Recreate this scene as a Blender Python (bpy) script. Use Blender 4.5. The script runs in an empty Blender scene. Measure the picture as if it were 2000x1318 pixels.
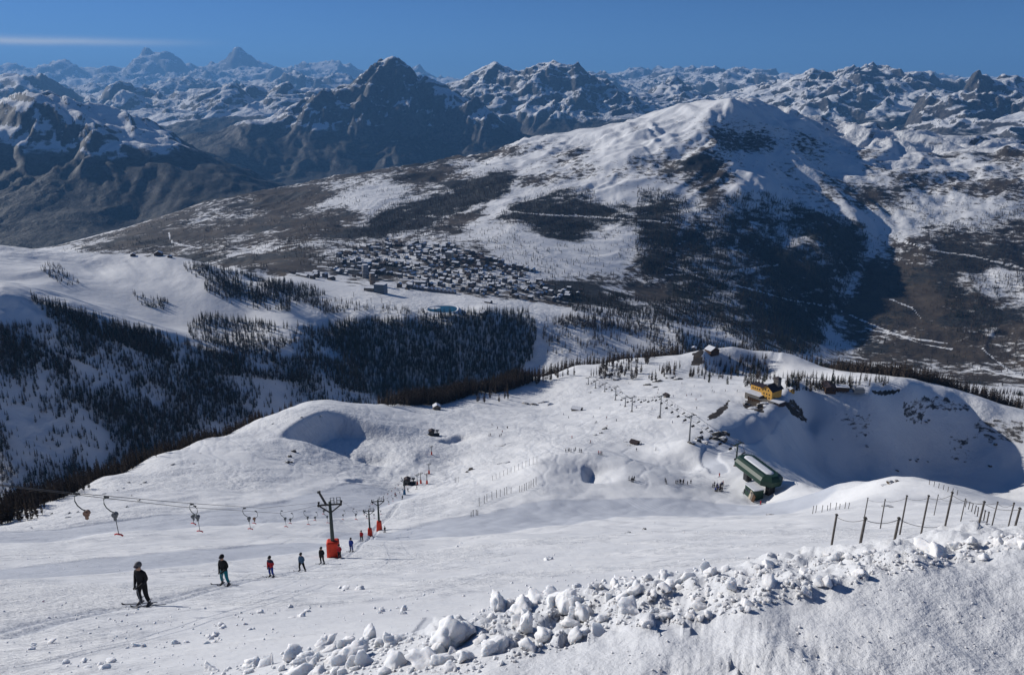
import bpy, bmesh, math, random
import numpy as np
from mathutils import Vector, Matrix

# ------------------------------------------------------------------ camera, sky, sun, exposure
S = bpy.context.scene
W0, H0, F0 = 2000.0, 1318.0, 1555.0          # photograph size and focal length in its pixels
PITCH = math.radians(17.0)
SP, CP = math.sin(PITCH), math.cos(PITCH)
cam_d = bpy.data.cameras.new("camera")
cam_d.sensor_width = 36.0
cam_d.lens = 36.0 * F0 / W0
cam_d.clip_start = 0.1
cam_d.clip_end = 300000.0
cam = bpy.data.objects.new("camera", cam_d)
S.collection.objects.link(cam)
cam.rotation_euler = (math.pi / 2 - PITCH, 0, 0)
S.camera = cam

SUN_EL, SUN_AZ = math.radians(25.0), math.radians(-62.0)   # azimuth from +Y, negative = left
sun_vec = Vector((math.sin(SUN_AZ) * math.cos(SUN_EL), math.cos(SUN_AZ) * math.cos(SUN_EL), math.sin(SUN_EL)))
wd = bpy.data.worlds.new("World")
S.world = wd
wd.use_nodes = True
nt = wd.node_tree
nt.nodes.clear()
out = nt.nodes.new("ShaderNodeOutputWorld")
bg = nt.nodes.new("ShaderNodeBackground")
sky = nt.nodes.new("ShaderNodeTexSky")
sky.sky_type = 'NISHITA'
sky.sun_disc = False
sky.sun_elevation = SUN_EL
sky.sun_rotation = SUN_AZ
sky.altitude = 3000
sky.air_density = 0.75
sky.dust_density = 0.0
sky.ozone_density = 9.0
bg.inputs[1].default_value = 0.072
# thin cirrus streaks high in the sky, laid out in world directions
def N(t, **kw):
    n = nt.nodes.new(t)
    for k, v in kw.items(): setattr(n, k, v)
    return n
geo = N("ShaderNodeTexCoord")
mp = N("ShaderNodeMapping"); mp.inputs["Scale"].default_value = (3.0, 3.0, 60.0)
mp.inputs["Rotation"].default_value = (0, 0.012, 0)
nz = N("ShaderNodeTexNoise"); nz.inputs["Scale"].default_value = 1.6; nz.inputs["Detail"].default_value = 7
nz.inputs["Roughness"].default_value = 0.6
cr = N("ShaderNodeValToRGB")
cr.color_ramp.elements[0].position = 0.60; cr.color_ramp.elements[0].color = (0, 0, 0, 1)
cr.color_ramp.elements[1].position = 0.80; cr.color_ramp.elements[1].color = (0.10, 0.10, 0.10, 1)
mx = N("ShaderNodeMixRGB"); mx.inputs[2].default_value = (10.5, 11.0, 11.6, 1)
nt.links.new(geo.outputs["Generated"], mp.inputs[0])
nt.links.new(mp.outputs[0], nz.inputs[0])
# one contrail-like streak: a band about the direction it lies in
sep = N("ShaderNodeSeparateXYZ"); nt.links.new(geo.outputs["Generated"], sep.inputs[0])
def M(op, a, b=None):
    n = N("ShaderNodeMath", operation=op)
    for i, v in enumerate((a, b)):
        if v is None: continue
        if isinstance(v, (int, float)): n.inputs[i].default_value = v
        else: nt.links.new(v, n.inputs[i])
    return n.outputs[0]
# streak() : gaussian in elevation about z0, fading beyond azimuth x1
def streak(z0, w, x1, k, amp):
    nz2 = N("ShaderNodeTexNoise"); nz2.inputs["Scale"].default_value = 9; nz2.inputs["Detail"].default_value = 5
    nt.links.new(geo.outputs["Generated"], nz2.inputs[0])
    e = M('SUBTRACT', sep.outputs[2], M('ADD', z0, M('MULTIPLY', M('ADD', sep.outputs[0], 0.45), k)))
    e = M('ADD', e, M('MULTIPLY', M('SUBTRACT', nz2.outputs[0], 0.5), 0.006))
    g = M('EXPONENT', M('MULTIPLY', M('MULTIPLY', e, e), -1.0 / (w * w)))
    f = N("ShaderNodeMapRange"); f.inputs[1].default_value = x1 + 0.10; f.inputs[2].default_value = x1 - 0.12
    f.interpolation_type = 'SMOOTHSTEP'
    nt.links.new(sep.outputs[0], f.inputs[0])
    return M('MULTIPLY', M('MULTIPLY', g, f.outputs[0]), amp)
fac = M('ADD', streak(0.0525, 0.0035, -0.40, 0.01, 0.95), streak(0.043, 0.0016, -0.58, -0.01, 0.14))
fac = M('ADD', fac, streak(0.058, 0.002, -0.47, 0.01, 0.10))
nt.links.new(sky.outputs[0], mx.inputs[1])
nt.links.new(fac, mx.inputs[0])
nt.links.new(mx.outputs[0], bg.inputs[0])
nt.links.new(bg.outputs[0], out.inputs[0])

sl = bpy.data.lights.new("sun", 'SUN')
sl.energy = 4.8
sl.angle = math.radians(0.5)
sl.color = (1.0, 0.955, 0.89)
so = bpy.data.objects.new("sun", sl)
S.collection.objects.link(so)
so.rotation_euler = sun_vec.to_track_quat('Z', 'Y').to_euler()
S.view_settings.view_transform = 'Standard'
S.view_settings.look = 'None'
S.view_settings.exposure = 0.0
S.view_settings.gamma = 1.0
S.view_settings.use_curve_mapping = False
S.cycles.max_bounces = 6
S.cycles.diffuse_bounces = 1
S.cycles.glossy_bounces = 1
S.cycles.volume_bounces = 0
S.cycles.use_denoising = True
S.cycles.sample_clamp_indirect = 0.45
COL = S.collection

# ------------------------------------------------------------------ helpers
def U(px, py, d):
    """a pixel of the photograph at camera depth d (metres) -> world point"""
    u = (px - W0 / 2) / F0
    v = (py - H0 / 2) / F0
    return np.array((u * d, d * (CP - v * SP), -d * (SP + v * CP)))

def project(P):
    x, y, z = P[..., 0], P[..., 1], P[..., 2]
    d = y * CP - z * SP
    return W0 / 2 + F0 * x / d, H0 / 2 + F0 * (-(y * SP + z * CP)) / d, d

def hash2(ix, iy, seed):
    h = (ix.astype(np.int64) * 374761393 + iy.astype(np.int64) * 668265263 + seed * 1442695041) & 0xFFFFFFFF
    h = ((h ^ (h >> 13)) * 1274126177) & 0xFFFFFFFF
    return ((h ^ (h >> 16)) & 0xFFFFFF).astype(np.float32) / np.float32(0xFFFFFF)

def gnoise(x, y, seed=0):
    """gradient noise, about -1..1"""
    ix, iy = np.floor(x), np.floor(y)
    fx, fy = (x - ix).astype(np.float32), (y - iy).astype(np.float32)
    ux, uy = fx * fx * fx * (fx * (fx * 6 - 15) + 10), fy * fy * fy * (fy * (fy * 6 - 15) + 10)
    r = []
    for dx in (0, 1):
        for dy in (0, 1):
            a = hash2(ix + dx, iy + dy, seed) * np.float32(6.2831853)
            r.append(np.cos(a) * (fx - dx) + np.sin(a) * (fy - dy))
    return ((r[0] * (1 - ux) + r[2] * ux) * (1 - uy) + (r[1] * (1 - ux) + r[3] * ux) * uy) * 1.5

def fbm(x, y, lam, octs, seed=0, gain=0.5):
    s = 0; a = 1.0; t = 0
    for k in range(octs):
        s = s + a * gnoise(x / lam + 17.3 * k, y / lam - 9.1 * k, seed + k); t += a
        a *= gain; lam *= 0.5
    return s / t

def sstep(a, b, x):
    t = np.clip((x - a) / (b - a), 0, 1)
    return t * t * (3 - 2 * t)
# ------------------------------------------------------------------ terrain: heights from sighted points
# every entry: pixel x, pixel y, camera depth in metres. Depths come from people, pylons, posts and houses of known
# size and from the slope between them; points behind a crest are below the line of sight.
CPTS = []
def C(*rows):
    for r in rows: CPTS.append(r)
def CL(d, pts):
    for p in pts: CPTS.append((p[0], p[1], d if len(p) == 2 else p[2]))

# --- the bank at our feet and the slope below it
for x in (-500, 100, 500, 900, 1300, 1700, 2050, 2500):
    C((x, 1318 + 420, 1.95))
C((-500, 1318, 14.5), (0, 1318, 13.5), (250, 1318, 10.5), (420, 1318, 6.0), (620, 1318, 4.6), (850, 1318, 4.0), (1100, 1318, 3.7), (1400, 1318, 3.62), (1700, 1318, 3.56), (2000, 1318, 3.56), (2500, 1318, 3.6))
CREST = [(640, 1270, 5.6), (850, 1245, 4.9), (1000, 1290, 3.98), (1150, 1262, 3.95), (1300, 1228, 3.98), (1480, 1200, 3.98), (1640, 1158, 4.15), (1800, 1122, 4.28), (2000, 1085, 4.42), (2400, 1060, 4.4)]
C(*CREST)
C((950, 1225, 4.9), (1100, 1185, 4.9), (1300, 1145, 4.95), (1450, 1118, 5.0), (1620, 1090, 5.0), (1800, 1072, 5.05), (2000, 1046, 5.3), (2400, 1020, 5.6))
C((430, 1312, 8), (700, 1262, 8.5), (900, 1222, 8), (1300, 1160, 8.5), (1600, 1112, 9), (1900, 1075, 9.5))   # lee side of the bank
C((900, 1205, 15), (1300, 1155, 17), (1600, 1108, 18), (1900, 1072, 19))
C((-500, 1255, 22), (0, 1252, 21), (300, 1245, 21), (600, 1225, 21), (900, 1195, 24))
C((-500, 1190, 32), (0, 1195, 31), (283, 1180, 34), (600, 1172, 35), (900, 1158, 37), (1200, 1135, 40), (1500, 1102, 40), (1622, 1083, 52), (1750, 1072, 54), (1905, 1050, 54), (2100, 1035, 54), (2500, 1010, 54))
C((-500, 1150, 45), (0, 1150, 46), (440, 1143, 48), (530, 1126, 68), (590, 1114, 82), (900, 1112, 72), (1250, 1085, 76), (1450, 1068, 76))
C((-500, 1115, 72), (0, 1115, 74), (300, 1095, 90), (652, 1088, 105), (900, 1075, 112), (1250, 1040, 128), (1500, 1030, 118), (1700, 1032, 100), (1850, 1010, 98), (2000, 1000, 92), (2500, 980, 92))
C((-500, 1080, 110), (0, 1075, 115), (300, 1062, 128), (520, 1060, 140), (723, 1047, 185), (741, 1035, 215), (900, 1020, 220), (1100, 1005, 245), (1300, 1003, 255), (1500, 1000, 245), (1620, 1000, 215), (1750, 985, 165), (1900, 985, 135))
# --- the path, the lift line and the roll before the hollow
C((-500, 1060, 160), (0, 1042, 172), (250, 1027, 190), (500, 1006, 225), (640, 985, 265), (700, 968, 300), (790, 963, 352), (860, 958, 330), (930, 945, 330), (1010, 930, 325))
C((1050, 945, 300), (1200, 978, 285), (1400, 985, 290), (1490, 985, 300))
C((1040, 905, 330), (1085, 890, 338), (1150, 888, 340), (1220, 900, 335), (1290, 925, 325), (1400, 958, 318))     # dome
C((1140, 930, 318))
C((1130, 874, 410), (1250, 890, 400), (1350, 920, 370))
C((1475, 945, 318), (1440, 905, 352), (1390, 915, 350), (1540, 955, 300), (1600, 962, 280), (1560, 940, 310))
# --- left hill and its crest
C((-500, 1050, 185), (0, 1028, 215), (100, 985, 248), (200, 935, 300), (300, 893, 355), (400, 858, 405), (500, 823, 455), (560, 800, 500), (600, 785, 525), (640, 782, 545), (740, 789, 585), (800, 794, 625), (870, 796, 650), (960, 796, 670), (1050, 792, 700))
C((150, 1000, 225), (300, 960, 270), (400, 920, 320), (500, 900, 345), (450, 960, 285), (560, 940, 320), (600, 910, 365), (500, 860, 410))
C((600, 830, 434), (640, 812, 458), (700, 860, 436), (760, 830, 490), (680, 880, 420), (720, 808, 520))
C((740, 900, 420), (800, 880, 440), (845, 850, 505), (900, 860, 485), (880, 910, 430), (840, 920, 405), (815, 945, 372), (930, 905, 420), (985, 905, 405), (700, 940, 340), (640, 945, 320))
C((1000, 860, 470), (1100, 850, 475), (1200, 846, 470), (1260, 860, 440), (1240, 880, 415), (1180, 835, 500), (1060, 820, 580), (1150, 805, 620), (950, 825, 570))
C((1290, 815, 510), (1345, 862, 400), (1400, 830, 470), (1250, 780, 640), (1350, 770, 640), (1150, 770, 720), (1060, 765, 760), (1230, 745, 760), (1420, 790, 590))
# --- yellow hut knoll, road, ridge to the right
C((1475, 800, 590), (1490, 775, 618), (1520, 768, 630), (1455, 785, 610), (1535, 778, 612), (1510, 800, 572), (1490, 832, 520), (1450, 855, 470), (1400, 875, 415), (1360, 862, 420), (1430, 740, 760), (1560, 770, 640), (1620, 762, 670))
C((1565, 812, 642), (1556, 862, 585), (1520, 892, 520), (1490, 880, 478), (1610, 802, 652), (1600, 850, 630), (1590, 900, 605), (1700, 800, 660), (1700, 850, 645), (1690, 900, 630), (1660, 930, 612), (1800, 830, 690), (1800, 900, 668), (1880, 930, 658), (1900, 860, 698), (2000, 905, 665), (2000, 862, 682), (1950, 960, 628), (2100, 900, 645), (1560, 925, 505), (1620, 955, 520))
C((1700, 767, 670), (1780, 756, 705), (1850, 772, 722), (1920, 795, 715), (2000, 822, 700), (2150, 860, 660), (2500, 930, 600))
C((1750, 737, 740), (1820, 748, 752), (1650, 745, 740), (1900, 770, 748))
C((1750, 934, 205), (1690, 945, 215), (1800, 938, 198), (1860, 955, 185), (1930, 985, 168), (2000, 1005, 155), (2200, 1010, 130), (2500, 1000, 120), (1640, 950, 240))
C((1720, 1010, 330), (1850, 1040, 320), (2000, 1070, 300), (2400, 1090, 260), (1630, 985, 350))               # ravine behind the knoll
C((1700, 985, 470), (1850, 1000, 470), (2000, 1000, 430))
# --- hill top with the ski way behind the hut, forest edge
C((1380, 683, 862), (1440, 679, 885), (1520, 686, 895), (1300, 695, 868), (1220, 703, 880), (1120, 716, 860), (1010, 738, 815), (900, 765, 760), (800, 784, 690), (1560, 705, 860), (1640, 727, 800), (1700, 733, 770), (1860, 758, 768), (1960, 790, 748), (2060, 815, 725))
C((1500, 710, 858), (1420, 715, 820), (1460, 735, 785), (1540, 740, 790), (1600, 748, 780), (1350, 720, 800))
# --- behind the crest: the side valley (hidden)
for x, y, d in ((-500, 1130, 330), (0, 1100, 340), (150, 1030, 400), (300, 960, 470), (450, 900, 560), (600, 860, 680), (750, 840, 780), (880, 825, 860), (1000, 800, 930), (1120, 775, 980), (1300, 745, 1000), (1450, 735, 1050), (1560, 750, 1050), (1700, 775, 960), (1900, 830, 920), (2050, 870, 880), (2500, 990, 780)):
    C((x, y, d))
C((-500, 1200, 780), (0, 1140, 800), (200, 1085, 840), (400, 1020, 950), (600, 950, 1080), (750, 900, 1200), (900, 832, 1400), (1050, 800, 1480), (1300, 760, 1600), (1500, 742, 1800), (1600, 732, 1950), (1800, 760, 1500), (2000, 800, 1350), (2500, 900, 1000))
# --- left slope in its own shade
C((-500, 900, 930), (0, 890, 964), (200, 850, 1062), (400, 810, 1183), (560, 772, 1305), (690, 762, 1406))
C((-500, 720, 1000), (0, 720, 1055), (150, 725, 1120), (300, 730, 1189), (450, 730, 1273), (600, 720, 1381), (690, 722, 1470))
C((-500, 560, 1100), (0, 568, 1150), (70, 590, 1170), (150, 613, 1197), (230, 640, 1225), (320, 663, 1253), (420, 690, 1290), (520, 702, 1345), (100, 650, 1130), (250, 690, 1190), (400, 720, 1260))
# sunny basin behind it and the piste hill
C((-500, 520, 1500), (0, 545, 1480), (150, 585, 1480), (250, 612, 1480), (330, 640, 1460), (400, 640, 1500), (480, 620, 1580), (300, 570, 1620), (200, 545, 1650), (100, 530, 1600), (450, 660, 1460))
C((-500, 445, 1900), (0, 478, 1850), (60, 490, 1840), (120, 503, 1820), (200, 501, 1850), (260, 500, 1880), (310, 496, 1900), (360, 505, 1860), (400, 520, 1800), (450, 545, 1740), (500, 570, 1680), (550, 595, 1640))
C((60, 515, 1720), (150, 530, 1730), (200, 520, 1800), (225, 525, 1770), (255, 525, 1760), (285, 545, 1690), (330, 540, 1720), (350, 560, 1660), (400, 570, 1640), (280, 520, 1790))
C((-500, 520, 2400), (0, 540, 2400), (150, 545, 2400), (300, 530, 2350), (400, 545, 2300), (450, 540, 2150), (500, 560, 1950))   # behind the piste hill
# --- central forest slope up to the plateau lip
C((580, 650, 1500), (640, 690, 1520), (640, 645, 1600), (700, 680, 1587), (760, 740, 1549), (850, 742, 1575), (950, 722, 1623), (860, 680, 1634), (950, 660, 1690), (1040, 700, 1671), (780, 645, 1640), (1050, 650, 1720), (1150, 700, 1670), (1150, 660, 1740), (1300, 690, 1730), (1400, 700, 1780), (1500, 692, 1900))
C((620, 612, 1640), (700, 618, 1650), (790, 622, 1670), (880, 622, 1690), (950, 612, 1740), (1050, 618, 1790), (1150, 625, 1830), (1250, 645, 1820), (1330, 655, 1800), (1400, 670, 1850), (1350, 640, 1950), (1250, 622, 1930))
# plateau, pond, town
C((862, 607, 1760), (830, 607, 1760), (910, 608, 1765), (760, 600, 1760), (680, 585, 1800), (600, 565, 1850), (540, 545, 1900), (700, 560, 1950), (850, 578, 1950), (950, 590, 1900), (1030, 600, 1900), (1100, 600, 1960), (1200, 600, 2050), (480, 520, 2100), (600, 530, 2150), (720, 540, 2180), (850, 545, 2180), (980, 560, 2120), (1080, 570, 2130), (1180, 575, 2200), (1300, 600, 2150))
C((600, 500, 2450), (750, 505, 2450), (900, 505, 2450), (1030, 520, 2420), (1150, 540, 2400), (1250, 560, 2400), (1100, 500, 2560), (1200, 490, 2640), (900, 470, 2700), (750, 470, 2750), (600, 460, 2850), (450, 490, 2750), (300, 490, 2900), (200, 490, 3000), (1000, 450, 2820), (1150, 450, 2850))
C((850, 420, 3200), (700, 425, 3200), (500, 440, 3250), (350, 455, 3250), (1000, 410, 3100), (700, 385, 3600), (850, 375, 3650), (550, 400, 3700), (400, 425, 3550), (1000, 360, 3600), (1100, 400, 3150), (930, 340, 3950))
# ridge of the brown hillside to the summit
C((110, 487, 3300), (200, 462, 3500), (300, 431, 3700), (400, 398, 3950), (500, 377, 4150), (560, 367, 4250), (660, 346, 4350), (760, 335, 4400), (850, 321, 4400), (930, 311, 4350), (1010, 291, 4300), (1070, 277, 4250), (1130, 268, 4200), (1220, 250, 4100), (1300, 234, 4000), (1365, 221, 3950), (1430, 208, 3900), (1470, 218, 3960), (1510, 233, 4050), (1560, 246, 4150), (1610, 264, 4250), (1660, 268, 4350), (1700, 264, 4400), (1750, 273, 4400), (1800, 278, 4400), (1870, 286, 4400), (1920, 300, 4200), (2050, 300, 4200), (2500, 290, 4000))
# big mountain: flanks, spur, bowl, gorge
C((1250, 282, 3720), (1330, 260, 3750), (1200, 310, 3600), (1110, 345, 3520), (1030, 385, 3350), (1090, 330, 3800), (1150, 305, 3850), (1030, 340, 3800), (960, 420, 3080))
C((1380, 240, 3760), (1383, 270, 3600), (1390, 300, 3480), (1428, 335, 3350), (1436, 365, 3200), (1405, 420, 2990), (1370, 480, 2750), (1330, 560, 2440))
C((1200, 370, 3280), (1250, 340, 3400), (1310, 320, 3480), (1280, 400, 3060), (1340, 380, 3150), (1230, 440, 2860), (1300, 470, 2740), (1180, 410, 3050), (1270, 520, 2560))
C((1430, 250, 3800), (1440, 290, 3660), (1480, 320, 3560), (1480, 270, 3800), (1540, 285, 3830), (1530, 340, 3560), (1600, 310, 3850), (1590, 350, 3620), (1640, 330, 3800), (1650, 365, 3600), (1720, 310, 4050), (1800, 320, 4050), (1560, 375, 3430), (1660, 300, 4150))
C((1500, 380, 3280), (1480, 420, 3080), (1500, 480, 2880), (1450, 500, 2740), (1560, 430, 3130), (1600, 480, 2990), (1550, 540, 2780), (1630, 540, 2880), (1480, 580, 2500), (1570, 610, 2560), (1400, 600, 2320), (1450, 650, 2080), (1380, 640, 2080))
C((1668, 395, 3460), (1690, 440, 3320), (1694, 485, 3210), (1680, 530, 3060), (1650, 575, 2900), (1632, 620, 2700), (1600, 665, 2380), (1590, 695, 2150))
C((1760, 370, 3600), (1850, 340, 3800), (1950, 320, 3850), (1750, 440, 3330), (1850, 420, 3350), (1950, 400, 3400), (2050, 380, 3400), (1750, 520, 3060), (1850, 520, 2990), (1950, 500, 3000), (2050, 500, 2960), (1700, 600, 2780), (1800, 610, 2700), (1900, 610, 2640), (2000, 600, 2640), (1650, 680, 2420), (1750, 690, 2330), (1850, 710, 2200), (1950, 720, 2120), (2050, 700, 2150), (2500, 600, 2500), (2500, 400, 3300), (1960, 292, 4000))
# behind the brown ridge: the deep valley (hidden)
for x, y, d in ((-500, 520, 4600), (0, 505, 4700), (150, 492, 4900), (300, 470, 5200), (450, 440, 5500), (600, 415, 6300), (750, 410, 6600), (900, 400, 6600), (1050, 370, 6600), (1200, 340, 6600), (1350, 325, 6500), (1500, 330, 6400), (1650, 335, 6400), (1800, 335, 6600), (1950, 340, 6600), (2500, 340, 6600), (600, 385, 7900), (750, 378, 8300), (900, 370, 8400), (1050, 340, 8400), (1250, 320, 8400), (1500, 310, 8200)):
    C((x, y, d))
# --- dark mountain on the left
C((-500, 230, 7100), (0, 212, 6900), (40, 203, 6880), (75, 197, 6850), (110, 212, 6800), (150, 236, 6760), (200, 260, 6720), (260, 285, 6650), (330, 305, 6560), (390, 330, 6460), (450, 350, 6380), (500, 372, 6300))
C((-500, 330, 6200), (0, 300, 6350), (60, 290, 6420), (130, 300, 6400), (200, 320, 6350), (300, 360, 6200), (400, 400, 6000), (0, 380, 5850), (120, 400, 5800), (250, 420, 5850), (0, 450, 5350), (120, 460, 5300))
C((0, 240, 6700), (30, 262, 6520), (-100, 260, 6600), (90, 240, 6620))
C((-500, 330, 10500), (0, 330, 10500), (150, 320, 10500), (270, 312, 10300), (350, 300, 9800), (420, 310, 9000), (500, 350, 7800))
# valley floor gap
C((330, 285, 9500), (370, 270, 10500))
# --- the pyramid
C((760, 126, 11000), (735, 140, 10900), (715, 160, 10800), (695, 185, 10700), (660, 200, 10600), (610, 214, 10500), (560, 237, 10300), (500, 262, 10000), (440, 285, 9700), (400, 305, 9400))
C((800, 146, 11000), (830, 165, 10900), (860, 186, 10800), (905, 208, 10600), (950, 236, 10400), (1000, 268, 10200), (1060, 300, 10000), (1110, 300, 9500))
C((762, 165, 10671), (720, 195, 10547), (690, 230, 10330), (650, 262, 10113), (600, 300, 9803), (560, 335, 9431), (520, 352, 9121), (780, 215, 10485), (830, 230, 10516), (760, 260, 10237), (850, 270, 10299), (700, 300, 9865), (800, 310, 9927), (900, 290, 10113), (640, 330, 9493), (750, 350, 9431), (880, 340, 9431), (950, 310, 9865), (800, 370, 8811), (650, 375, 8873))
C((760, 250, 13000), (900, 260, 12500), (600, 280, 13000), (460, 290, 12500), (1000, 300, 12000))
# --- second rank: mid mountains (left, beyond the gap)
C((-500, 215, 17000), (0, 178, 16500), (50, 168, 16500), (100, 186, 16500), (150, 205, 16500), (190, 215, 16300), (235, 182, 16500), (265, 200, 16300), (300, 222, 16000), (350, 215, 15500), (400, 208, 15200), (450, 190, 15200), (500, 205, 15000), (540, 190, 15000), (590, 185, 15200), (640, 192, 15200), (680, 200, 15000))
C((0, 250, 14000), (120, 245, 13500), (220, 255, 13500), (300, 262, 13000), (370, 255, 13000), (430, 232, 13500), (500, 230, 13500), (560, 215, 14000))
C((-500, 250, 21000), (0, 235, 21000), (150, 235, 21000), (300, 235, 20500), (450, 225, 20500), (600, 225, 20500), (750, 230, 20000))
C((0, 200, 27000), (60, 172, 27000), (120, 190, 27000), (200, 175, 27000), (280, 190, 27000), (350, 172, 27000), (420, 178, 27000), (500, 168, 27000), (580, 172, 27000), (660, 165, 27000))
C((100, 215, 32000), (300, 215, 32000), (500, 200, 32000), (700, 195, 32000), (900, 200, 32000))
# far skyline
CL(42000, [(-500, 150), (-200, 140), (0, 144), (28, 143), (60, 159), (90, 143), (132, 134), (165, 146), (195, 139), (228, 146), (262, 137), (285, 124), (308, 124), (331, 120), (347, 128), (370, 149), (402, 134), (440, 138), (454, 126), (465, 117), (480, 124), (502, 136), (530, 141), (560, 144), (592, 134), (620, 141), (652, 140), (680, 139), (700, 152), (760, 160), (800, 148), (816, 133), (832, 144), (860, 154), (884, 158), (930, 175), (1000, 180), (1100, 170), (1185, 160), (1220, 158), (1250, 162), (1283, 151), (1300, 154), (1342, 160), (1400, 164), (1450, 168), (1520, 170), (1590, 165), (1700, 170), (1850, 165), (1900, 172), (2000, 165), (2500, 165)])
CL(56000, [(-500, 230), (200, 220), (500, 220), (800, 225), (1200, 225), (1600, 225), (2500, 225)])
# --- centre and right ranks
C((865, 182, 14000), (895, 170, 14000), (925, 156, 14000), (960, 143, 14000), (1000, 152, 13900), (1018, 156, 13900), (1040, 143, 13800), (1060, 141, 13800), (1085, 146, 13700), (1112, 152, 13600), (1122, 147, 13600), (1150, 168, 13500), (1185, 178, 13400), (1220, 198, 13200), (1250, 214, 13000))
C((880, 205, 13190), (950, 200, 13066), (1000, 195, 13066), (1040, 185, 13128), (1080, 190, 12942), (1000, 230, 12446), (1060, 215, 12570), (1110, 220, 12570), (1160, 215, 12756), (960, 245, 12198), (1040, 255, 11950), (1130, 255, 11950), (1220, 240, 12260))
C((1075, 170, 13190), (1060, 240, 12136), (1130, 185, 13128), (1180, 235, 12384), (1090, 275, 11206), (1180, 270, 11268))
C((900, 240, 17000), (1100, 235, 17000), (1280, 235, 17500), (1450, 235, 18000))
C((1265, 205, 15500), (1290, 178, 15500), (1312, 163, 15500), (1335, 172, 15400), (1370, 188, 15300), (1410, 200, 15200), (1285, 215, 14000), (1320, 205, 14200), (1370, 220, 13800), (1330, 240, 12500), (1400, 240, 12500))
C((1180, 172, 24000), (1230, 176, 24000), (1270, 172, 24000), (1340, 174, 24000), (1390, 168, 24000), (1440, 172, 24000), (1500, 178, 24000), (1380, 200, 20000), (1450, 195, 20000))
C((1440, 205, 13500), (1490, 196, 13500), (1525, 182, 13500), (1560, 170, 13600), (1585, 161, 13600), (1612, 154, 13600), (1630, 162, 13500), (1650, 153, 13400), (1678, 150, 13300), (1708, 147, 13300), (1733, 156, 13300), (1758, 170, 13300), (1775, 160, 13400), (1800, 160, 13500), (1825, 170, 13600), (1845, 184, 13600))
C((1500, 230, 12184), (1560, 205, 12618), (1600, 200, 12680), (1650, 190, 12680), (1660, 225, 11998), (1700, 195, 12680), (1740, 205, 12494), (1780, 195, 12742), (1600, 250, 11440), (1700, 250, 11440), (1780, 240, 11626), (1850, 220, 12184), (1560, 260, 11006), (1750, 290, 10386), (1640, 290, 10386), (1850, 280, 10634))
C((1840, 180, 15500), (1875, 169, 15500), (1905, 176, 15000), (1940, 184, 14500), (1700, 230, 17500), (1900, 225, 19500))
C((1780, 236, 10200), (1830, 214, 10300), (1880, 194, 10400), (1925, 173, 10500), (1960, 159, 10600), (1985, 162, 10600), (2030, 165, 10600), (2500, 180, 10600), (1960, 200, 9900), (1900, 230, 9500), (2000, 220, 9500), (1900, 270, 8600), (2000, 260, 8700), (2000, 300, 7800), (2500, 290, 8000), (2000, 230, 13500))

_P = np.array([U(*c) for c in CPTS])
_R = np.hypot(_P[:, 0], _P[:, 1])
_a = np.arctan2(_P[:, 0], _P[:, 1])
_t = _P[:, 2] / _R
LW, C2 = 0.55, 0.010 ** 2
def _feat(a, lr): return np.stack((a, lr * LW), -1)
_X = _feat(_a, np.log(_R))
_D = np.sqrt(((_X[:, None] - _X[None]) ** 2).sum(-1) + C2)
_n = len(_X)
_A = np.zeros((_n + 3, _n + 3)); _A[:_n, :_n] = _D
_A[:_n, _n] = 1; _A[:_n, _n + 1:] = _X; _A[_n, :_n] = 1; _A[_n + 1:, :_n] = _X.T
_A[np.arange(_n), np.arange(_n)] -= 4e-4
_b = np.zeros(_n + 3); _b[:_n] = _t
_w = np.linalg.solve(_A, _b)

# rows (radius) and columns (azimuth) of the ground mesh: fine where the land is seen at a flat angle
az = np.radians(np.concatenate((np.linspace(-54, -37, 34, endpoint=False), np.linspace(-37, 37, 720), np.linspace(37, 54, 35)[1:])))
def _ls(a, b, n): return np.exp(np.linspace(math.log(a), math.log(b), n, endpoint=False))
rad = np.concatenate((_ls(1.0, 110, 310), _ls(110, 780, 330), _ls(780, 1300, 80), _ls(1300, 4600, 380), _ls(4600, 9000, 120), _ls(9000, 16500, 230), _ls(16500, 60000, 260), [60000.0]))
I_NEAR, I_MID, I_FAR = 310 + 330 + 30, 310 + 330 + 80 + 380, len(rad) - 1
NA, NR = len(az), len(rad)
def rbf(a, lr):
    o = np.empty(len(a), np.float32)
    Xc = _X.astype(np.float32); w = _w.astype(np.float32)
    for i in range(0, len(a), 40000):
        q0 = a[i:i + 40000].astype(np.float32)[:, None]; q1 = (lr[i:i + 40000] * LW).astype(np.float32)[:, None]
        d = np.sqrt((q0 - Xc[None, :, 0]) ** 2 + (q1 - Xc[None, :, 1]) ** 2 + np.float32(C2))
        o[i:i + 40000] = d @ w[:_n] + w[_n] + q0[:, 0] * w[_n + 1] + q1[:, 0] * w[_n + 2]
    return o
AA, RR = np.meshgrid(az, rad, indexing='ij')         # [column, row]
TT = rbf(AA.ravel(), np.log(RR).ravel()).reshape(NA, NR).astype(np.float64)
X, Y = RR * np.sin(AA), RR * np.cos(AA)
Z = TT * RR
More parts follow.
